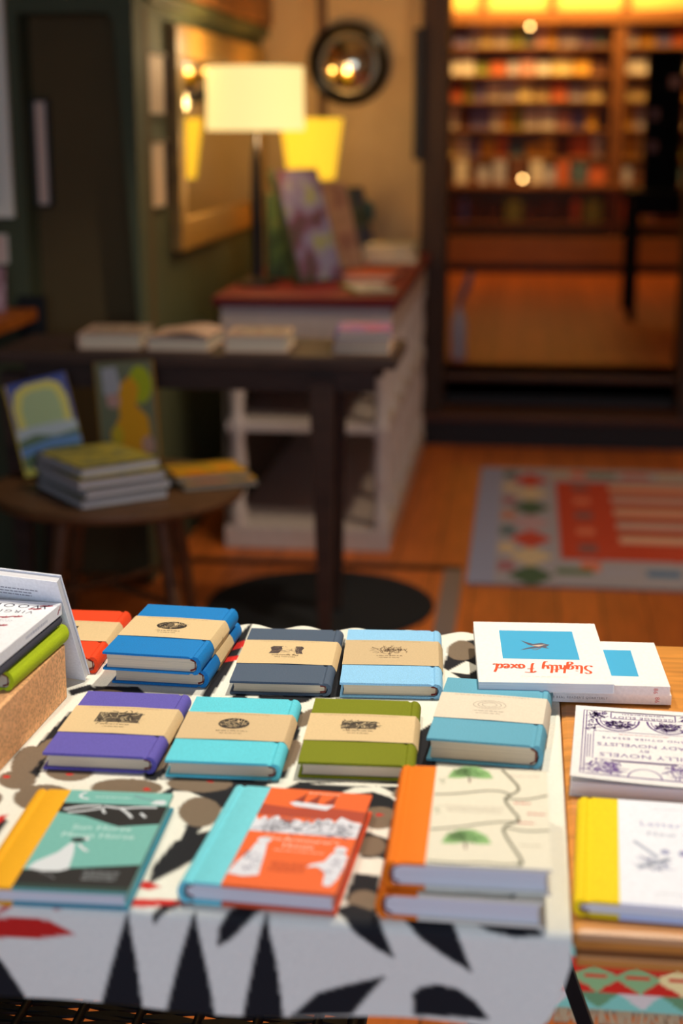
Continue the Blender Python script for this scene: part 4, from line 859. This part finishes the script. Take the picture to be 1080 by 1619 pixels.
p.build('cover_print', [c for c in e.children if c.name.startswith('upper_board')][0])
MB().box(MW/2-.0042, MW/2-.0032, -MD/2+.0034, MD/2-.0034, .003, MT-.003).build('tinted_fore_edge', mat('pale cyan edge', (176, 222, 222), .7, 'pages'), e)
# middle: turquoise spine, orange cover
W2, D2, T2 = .131, .187, .0195
e = hardback('turquoise-spined orange book with ships and white figures on its cover', (-.1945, 1.188, TC), W2, D2, T2, R(-3.2), (118, 214, 226), 'L', 'quarter-bound books in the front row', 'quarter_bound_book', PAGES_W, board=((240, 104, 44), (226, 84, 40)), strip=.036)
p = Prt(topf(T2)); a, b = -.0293, .0653; OR2 = (206, 74, 36); PW = (222, 224, 232)
p.poly([(a, .036), (b, .036), (b, .056), (.03, .060), (.0, .054), (a, .058)], (176, 66, 40)); p.layer()
pts = [(a, .004), (b, .004)]; rr = random.Random(5)
for k in range(25): pts.append((b-(b-a)*k/24, .030+rr.uniform(-.006, .008)+(.006 if 3 < k < 8 else 0)))
p.poly(pts, PW); p.layer(); p.scribble(.018, .019, .046, .013, 150, (96, 98, 120), .0008, 4, True); p.layer()
p.poly([(-.006, .064), (.0, .058), (.03, .054), (.036, .066), (.028, .064), (.0, .068)], PW)
for sx in (.002, .015, .030): p.poly([(sx-.005, .068), (sx+.004, .066), (sx+.004, .084)], (150, 52, 34)); p.stroke([(sx+.004, .064), (sx+.004, .087)], .0008, (110, 44, 34))
p.greek(.022, .087, .034, 1, (250, 200, 170), th=.002, seed=3)
p.text('The', -.0055, -.0075, .0105, (250, 214, 190)); p.text("Armourer's", .0285, -.0075, .0105, (250, 214, 190)); p.text('House', .019, -.0185, .0105, (250, 214, 190))
p.greek(.022, -.028, .052, 1, (250, 190, 160), th=.0018, seed=8); p.greek(.018, -.050, .032, 4, (176, 62, 34), .0045, .0014, 6)
p.poly([(-.029, -.075), (-.026, -.055), (-.020, -.035), (-.018, -.018), (-.008, -.018), (-.006, -.035), (-.003, -.074), (-.015, -.078)], PW); p.ell(-.012, -.012, .006, .006, PW)
p.poly([(.052, -.082), (.050, -.060), (.042, -.052), (.033, -.054), (.036, -.048), (.046, -.042), (.050, -.026), (.058, -.022), (.064, -.030), (.064, -.05), (.062, -.07), (.058, -.083)], PW); p.ell(.056, -.019, .0055, .006, PW); p.layer()
p.scribble(-.016, -.05, .010, .024, 26, (110, 110, 140), .0007, 6); p.scribble(.056, -.05, .008, .024, 22, (120, 116, 140), .0007, 7)
p.build('cover_print', [c for c in e.children if c.name.startswith('upper_board')][0])
MB().box(W2/2-.0042, W2/2-.0032, -D2/2+.0034, D2/2-.0034, .003, T2-.003).build('tinted_fore_edge', mat('pale peach edge', (246, 196, 176), .7, 'pages'), e)
# right: orange spine, cream map cover, two stacked
W3, D3, T3 = .133, .188, .0232
def map_book(label, loc, rot):
    e = hardback(label, loc, W3, D3, T3, rot, (255, 124, 0), 'L', 'orange-spined map books', 'quarter_bound_book', PAGES_W, board=((234, 228, 206), (226, 220, 204)), strip=.033)
    p = Prt(topf(T3)); GR = (112, 110, 88)
    def tree(x, y, s):
        p.poly([(x+s*q[0], y+1.35*s*q[1]) for q in ((-1, 0), (-.8, .6), (-.3, .95), (.3, .95), (.8, .6), (1, .1), (.5, .05), (0, .15), (-.5, .0))], (140, 186, 116)); p.layer()
        p.stroke([(x-.05*s, y+.1*s), (x-.02*s, y-.4*s)], .0016, (110, 70, 56)); p.scribble(x, y+.66*s, s*.8, s*.55, 50, (72, 120, 62), .0007, 3); p.scribble(x-.4*s, y+.6*s, s*.4, s*.5, 30, (74, 82, 56), .0007, 4); p.lay -= 1
    tree(-.002, .070, .0205); tree(-.002, -.058, .0205); p.layer()
    for pts in ([(-.0325, .034), (-.01, .038), (.012, .047), (.026, .047), (.034, .040)], [(.026, .093), (.034, .075), (.043, .052), (.034, .040), (.028, .030), (.034, .012), (.043, -.010), (.03, -.020), (.027, -.030), (.036, -.060), (.044, -.084), (.04, -.092)],
                [(.028, .033), (.045, .030), (.066, .042)], [(-.0325, -.034), (-.01, -.028), (.012, -.018), (.026, -.014), (.042, -.012)], [(.03, -.024), (.045, -.030), (.066, -.026)], [(-.0325, -.09), (-.01, -.092), (.012, -.088), (.03, -.091), (.044, -.086)]):
        p.stroke(pts, .0026, GR, 2)
    p.greek(.003, .012, .056, 3, (176, 160, 140), .0045, .0010, 5); p.text('', 0, 0, .01, GR) if False else None
    for x, y in ((.044, .024), (.056, .004), (.047, -.014)): p.greek(x, y, .016, 1, (206, 92, 80), th=.0026, seed=int(x*1000))
    p.greek(.05, -.055, .02, 1, (186, 176, 150), th=.002, seed=4); p.greek(.046, .080, .03, 1, (196, 160, 150), th=.001, seed=9)
    p.scribble(-.026, .062, .004, .008, 10, (110, 130, 90), .0007, 8); p.scribble(-.028, .002, .004, .01, 10, (110, 130, 90), .0007, 8)
    p.build('cover_print', [c for c in e.children if c.name.startswith('upper_board')][0])
map_book('orange-spined cream map book with green trees, lower of its pair', (-.0345, 1.185, TC), R(-.8))
map_book('orange-spined cream map book with green trees, upper of its pair', (-.0315, 1.193, TC+.0237), R(.6))
# far right: yellow spine, white cover
W4, D4, T4 = .134, .194, .0150
e = hardback('yellow-spined white book on the wooden table with grey sketches', (.1265, 1.2105, TZ+.0006), W4, D4, T4, R(-2.7), (252, 212, 0), 'L', None, 'quarter_bound_book', PAGES_W, board=((240, 242, 250), (206, 216, 246)), strip=.036)
p = Prt(topf(T4)); G1 = (150, 154, 196); G2 = (170, 178, 196)
p.text('Letter from', .022, .049, .0125, G1, spacing=1.15); p.text('New York', .022, .030, .0125, G2, spacing=1.1); p.greek(.020, .081, .045, 1, (206, 210, 220), th=.0016, seed=3); p.greek(.02, -.077, .05, 1, (206, 212, 220), th=.002, seed=5)
p.stroke([(-.018, .014), (-.008, .0), (.002, -.014)], .004, (176, 184, 200), 1); p.stroke([(-.016, -.034), (.0, -.024), (.012, -.014)], .005, G2, 1); p.scribble(-.002, -.026, .014, .014, 40, (150, 158, 190), .0008, 6); p.ell(.008, -.003, .004, .005, (164, 168, 196)); p.ell(.024, -.004, .005, .006, (150, 154, 188)); p.ell(.029, -.014, .004, .004, (154, 160, 192)); p.stroke([(.034, -.018), (.045, -.016), (.056, -.006)], .003, G2, 1)
p.build('cover_print', [c for c in e.children if c.name.startswith('upper_board')][0])

# ---- magazines
SF = {'S': ([[(1.0, 1.75), (.75, 2.0), (.4, 1.9), (.35, 1.5), (.7, 1.1), (.85, .6), (.6, .1), (.2, .05), (.0, .3)]], 1.05), 'l': ([[(.35, 2.0), (.2, 1.2), (.1, .3), (.25, .0), (.45, .15)]], .45), 'i': ([[(.2, 1.0), (.1, .3), (.2, .0), (.4, .15)], [(.27, 1.45), (.25, 1.35)]], .42),
      'g': ([[(.75, .9), (.4, 1.0), (.1, .6), (.2, .15), (.5, .2), (.75, .95), (.7, .2), (.55, -.7), (.2, -.8), (.05, -.5), (.4, -.1), (.95, .2)]], .85), 'h': ([[(.35, 2.0), (.2, 1.2), (.05, .0)], [(.1, .5), (.4, .95), (.6, .85), (.55, .3), (.6, .0), (.8, .15)]], .8),
      't': ([[(.35, 1.8), (.2, .9), (.15, .2), (.3, .0), (.5, .15)], [(-.1, 1.1), (.6, 1.2)]], .52), 'y': ([[(.1, 1.0), (.1, .4), (.3, .15), (.6, .5), (.7, 1.0)], [(.7, 1.0), (.55, .0), (.3, -.8), (.0, -.75)]], .85),
      'F': ([[(.55, 1.9), (.45, 1.0), (.3, .0), (.1, -.35)], [(.0, 1.65), (.5, 2.0), (1.3, 1.95)], [(.15, 1.0), (.95, 1.1)]], 1.1), 'o': ([[(.5, 1.0), (.15, .75), (.15, .2), (.45, .0), (.7, .4), (.55, .95), (.75, .85)]], .78), 'x': ([[(.05, .95), (.35, .6), (.5, .15), (.8, .0)], [(.8, 1.0), (.4, .5), (.0, .0)]], .85),
      'e': ([[(.15, .5), (.55, .7), (.5, 1.0), (.2, .85), (.1, .3), (.35, .0), (.7, .2)]], .72), 'd': ([[(.65, .9), (.3, 1.0), (.05, .5), (.2, .05), (.5, .2), (.7, .8)], [(1.0, 2.0), (.75, 1.1), (.65, .2), (.8, .0), (1.1, .15)]], 1.0), ' ': ([], .55)}
def script(p, txt, x0, y0, unit, rgb):
    x = x0; tot = sum(SF[c][1]+.06 for c in txt)*unit; x -= tot/2
    for c in txt:
        for st in SF[c][0]:
            pts = catmull([(x+unit*a, y0+unit*1.3*(b-.2)) for a, b in st], 6)
            p.rise = 1.2e-6; p.stroke(pts, lambda t, dx, dy: unit*(.10+.20*abs(dy)), rgb); p.rise = 0; p.lay += .25
        x += (SF[c][1]+.06)*unit
def magazine(label, loc, rot, t, spine_side, detail=True):
    """local frame: reader's view, width .145 (x, spine at -x), height .203 (y)"""
    e = thing('magazine', label, 'magazine', loc, rot, 'white magazines with a blue picture'); w, d = .145, .203
    CV = mat('white magazine cover', (248, 246, 240), .45, 'paper')
    MB().prism([(-w/2, 0), (w/2, 0), (w/2, .0004), (-w/2+.001, .0004), (-w/2+.001, t-.0004), (w/2, t-.0004), (w/2, t), (-w/2, t)], 'y', -d/2, d/2).build('cover', CV, e)
    MB().box(-w/2+.001, w/2-.0003, -d/2+.0003, d/2-.0003, .0004, t-.0004).build('page_block', PAGES_W, e)
    p = Prt(lambda x, y, h: (x, y, t+h)); p.rect(-.043, .043, -.071, .027, (66, 172, 216)); p.layer()
    p.poly([(-.013, -.022), (-.004, -.028), (.006, -.024), (.020, -.036), (.011, -.020), (.004, -.016), (.014, -.010), (.022, -.002), (.006, -.009), (-.004, -.012), (-.012, -.008), (-.008, -.014)], (92, 92, 108))
    p.layer(); p.poly([(-.009, -.023), (.0, -.021), (.008, -.018), (.0, -.015)], (214, 190, 170)); p.stroke([(-.002, -.010), (.004, -.004), (.008, -.005)], .0014, (150, 100, 80))
    script(p, 'Slightly Foxed', 0, .048, .0097, (230, 84, 44)); p.greek(0, .083, .06, 1, (226, 214, 204), th=.0008, seed=4); p.build('cover_print', e)
    q = Prt(lambda x, y, h: (-w/2-h, -x, t/2+y))       # spine: x runs along the spine, y up the thickness
    vs, fs = text_geom('86', .0068); q._add([(yy+.086, -xx) for xx, yy in vs], fs, (216, 96, 90)); q.text("THE REAL READER'S QUARTERLY", .0, 0, .0036, (120, 110, 106), spacing=1.25); q.build('spine_print', e)
    return e
# spine towards the viewer: local -x must face -y  -> turn +90 deg
MT_ = .0108
magazine('white magazine at the bottom of the magazine pile, spine forward', (.0695, 1.6545, TC), R(90+2.2), MT_, 0)
magazine('white magazine in the middle of the magazine pile, spine forward', (.0670, 1.6515, TC+MT_+.0004), R(90+2.4), MT_, 0)
magazine('white magazine topmost of the pile with red script and blue picture', (.0305, 1.651, TC+2*MT_+.0008), R(180+3.6), MT_, 0)

# ---- purple line-drawn booklet on the wooden table
def silly():
    w, d, t = .140, .194, .0150
    e = thing('paperback', 'white paperback with a purple ink drawing and a lifting cover on the wooden table', 'book', (.133, 1.4365, TZ+.0006), R(-3.4))
    MB().box(-w/2+.001, w/2, -d/2+.001, d/2-.001, .0004, t-.001).build('page_block', PAGES_W, e)
    def zf(x, y): 
        u = max(0, (-y+.0)/(d/2)); v = max(0, (w/2-x)/w); return t+.0006+.0042*u*u*v*v+.0008*u
    nx, ny = 14, 16; mb = MB(); vs = [(-w/2+w*i/nx, -d/2+d*j/ny) for j in range(ny+1) for i in range(nx+1)]
    fs = [(j*(nx+1)+i, j*(nx+1)+i+1, (j+1)*(nx+1)+i+1, (j+1)*(nx+1)+i) for j in range(ny) for i in range(nx)]
    n = len(vs); mb.add([(x, y, zf(x, y)) for x, y in vs], fs); mb.add([(x, y, zf(x, y)-.0005) for x, y in vs], [f[::-1] for f in fs])
    mb.build('front_cover', mat('white booklet cover', (240, 238, 236), .5, 'paper'), e, 60, normals=False)
    MB().box(-w/2, w/2, -d/2, d/2, 0, .0004).build('back_cover', mat('white booklet cover', (240, 238, 236), .5, 'paper'), e)
    P = (92, 58, 132); P2 = (106, 76, 146)
    p = Prt(lambda x, y, h: (x, y, zf(x, y)+h+.00012), True)
    # reader's view: title panel in the middle, arches at the foot (turned round for us)
    def ln(pts, w_=.0009, c=P, sm=0):
        w_ *= 1.5
        q = [pts[0]]
        for A_, B_ in zip(pts, pts[1:]): q += [(A_[0]+(B_[0]-A_[0])*k/6, A_[1]+(B_[1]-A_[1])*k/6) for k in range(1, 7)]
        p.stroke(q, w_, c, sm)
    for m_ in (.058, .061): ln([(-m_, -.085), (m_, -.085), (m_, .085), (-m_, .085), (-m_, -.085)], .0007)
    ln([(-.050, -.030), (.050, -.030), (.050, .043), (-.050, .043), (-.050, -.030)], .0006, P2)
    p.text('SILLY NOVELS', .0, .030, .0135, P2, spacing=1.05); p.text('BY', 0, .016, .009, P2); p.text('LADY NOVELISTS', .0, .003, .0120, P2, spacing=1.0); p.text('AND OTHER ESSAYS', 0, -.014, .0078, P2, spacing=1.2); p.greek(0, -.024, .05, 1, (200, 120, 140), th=.0011, seed=2)
    p.rect(-.032, .032, .0445, .0475, (80, 48, 110), 10)
    ln([(-.033, -.083), (.033, -.083), (.033, -.066), (-.033, -.066), (-.033, -.083)], .0008); p.text('GEORGE ELIOT', 0, -.0705, .0085, P, spacing=1.1); p.greek(0, -.079, .05, 1, P, th=.0016, seed=7)
    for sg in (1, -1):
        ln([(sg*(.004+.022*(1-math.cos(a_))), -.063+.030*math.sin(a_)) for a_ in [math.pi*i/10 for i in range(11)]], .0013)
        ln([(sg*(.008+.018*(1-math.cos(a_))), -.061+.023*math.sin(a_)) for a_ in [math.pi*i/10 for i in range(11)]], .0007, P2)
        p.scribble(sg*.026, -.050, .015, .011, 90, P, .0011, 5+sg); p.scribble(sg*.047, -.074, .009, .009, 70, P, .0010, 9+sg, True); p.scribble(sg*.052, -.045, .006, .014, 50, P2, .0010, 12+sg, True); p.scribble(sg*.038, .064, .017, .015, 90, P2, .0011, 15+sg, True)
        for xx in (.053, .0555): ln([(sg*xx, -.02), (sg*xx, .04)], .0006)
        p.stroke([(sg*.050, .050), (sg*.053, .060), (sg*.050, .066)], .0022, P)
    ln([(.016*math.cos(a_), .084-.022*math.sin(a_)) for a_ in [math.pi*i/10 for i in range(11)]], .0009, P2); ln([(-.056, .084), (.056, .084)], .0012, P2)
    p.build('cover_print', [c for c in e.children if c.name.startswith('front_cover')][0])
silly()

# ---- cork block with books on it, at the left edge
RZ = R(-2.2)
t = MB().box(-.26, 0, -.245, 0, 0, .062).build('cork_block', mat('cork', (224, 168, 116), .85, 'cork'), bevel=.0015)
t.location = (-.4885, 1.531, TC); t.rotation_euler.z = RZ; tag(t, 'brown cork block under the green, grey and white books', 'block')
zc = TC+.0625
def side_book(label, right, far, w, d, t, z, rz, rgb, name='hardback_book', board=None, pages=PAGES):
    # right edge = spine, placed by its far right corner
    c, s = math.cos(rz), math.sin(rz); lx, ly = -w/2, -d/2
    return hardback(label, (right+c*lx-s*ly, far+s*lx+c*ly, z), w, d, t, rz, rgb, 'R', None, name, pages)
side_book('lime green cloth book lying on the cork block', -.4855, 1.536, .125, .152, .0205, zc, R(-4.5), (176, 196, 16))
zc += .0211
side_book('dark grey cloth book between the lime green and white books', -.4905, 1.530, .14, .19, .0130, zc, R(-4.0), (66, 66, 76))
zc += .0135
W5, D5, T5 = .16, .20, .0125; rz = R(-4.5); c, s = math.cos(rz), math.sin(rz)
e = thing('paperback', 'white paperback with red flowers topping the cork block stack', 'book', (-.4895-c*W5/2+s*D5/2, 1.529-s*W5/2-c*D5/2, zc), rz)
CVW = mat('white paperback cover', (240, 240, 244), .5, 'paper')
MB().prism([(-W5/2, 0), (W5/2, 0), (W5/2, T5), (-W5/2, T5), (-W5/2, T5-.0004), (W5/2-.001, T5-.0004), (W5/2-.001, .0004), (-W5/2, .0004)], 'y', -D5/2, D5/2).build('cover', CVW, e)
MB().box(-W5/2+.0005, W5/2-.001, -D5/2+.0005, D5/2-.0005, .0004, T5-.0004).build('page_block', PAGES_W, e)
p = Prt(lambda x, y, h: (x, y, T5+h), True); RD = (166, 40, 60)
p.text('WOOLF', .0-.035, -.083, .017, (50, 50, 70), spacing=1.3); p.text('VIRGINIA', -.030, -.064, .0125, (70, 70, 90), spacing=1.3)
for k, (x, y) in enumerate([(-.068, -.088), (-.060, -.076), (-.05, -.048), (-.038, -.044), (-.026, -.040), (-.012, -.042), (-.046, -.018), (-.03, -.014), (-.014, -.01), (-.05, .012), (-.034, .018), (-.02, .03)]):
    p.stroke([(x-.006, y-.002), (x-.002, y+.002), (x+.003, y), (x+.007, y+.003)], .0036, RD, 1); p.stroke([(x-.002, y-.003), (x+.001, y+.004)], .0018, RD)
p.greek(-.03, -.030, .05, 2, (150, 150, 160), .004, .001, 4); p.build('cover_print', e)
p = Prt(lambda x, y, h: (W5/2+h, x, y)); p.greek(.03, .006, .07, 1, (190, 192, 206), th=.003, seed=4); p.stroke([(.088, .003), (.092, .008)], .002, RD); p.stroke([(.094, .006), (.096, .0105)], .002, RD); p.build('spine_print', e)
# white book leaning over the stack from behind (its face looks down and forward)
BR = Vector((-.482, 1.5815, TC+.0005)); e1 = Vector((-.009, -.060, .1335)); e1.normalize()
e2 = Vector((-.98, .20, 0)); e2 = (e2-e1*e2.dot(e1)).normalized(); nrm = e1.cross(e2)      # towards the back
if nrm.y < 0: nrm = -nrm
e = thing('leaning_book', 'white book leaning over the back of the cork block stack', 'book', BR)
e.rotation_euler = Matrix((-e2, e1, nrm)).transposed().to_euler() if (-e2).cross(e1).dot(nrm) > 0 else Matrix((-e2, e1, -nrm)).transposed().to_euler()
sg = 1 if (-e2).cross(e1).dot(nrm) > 0 else -1      # local +x right, +y up the page, z*sg away from the viewer
HB, TB = .149, .012
def zz(a): return a*sg
MB().box(-.20, 0, 0, HB, *sorted((zz(0), zz(.0012)))).build('front_cover', CVW, e)
MB().box(-.20, 0, 0, HB, *sorted((zz(TB-.0012), zz(TB)))).build('back_cover', CVW, e)
MB().box(-.199, -.001, .0015, HB-.002, *sorted((zz(.0012), zz(TB-.0012)))).build('page_block', PAGES_W, e)
p = Prt(lambda x, y, h: (x, y, zz(-h))); p.greek(-.085, HB-.017, .12, 3, (90, 86, 104), .0042, .0011, 6); p.build('cover_print', e)
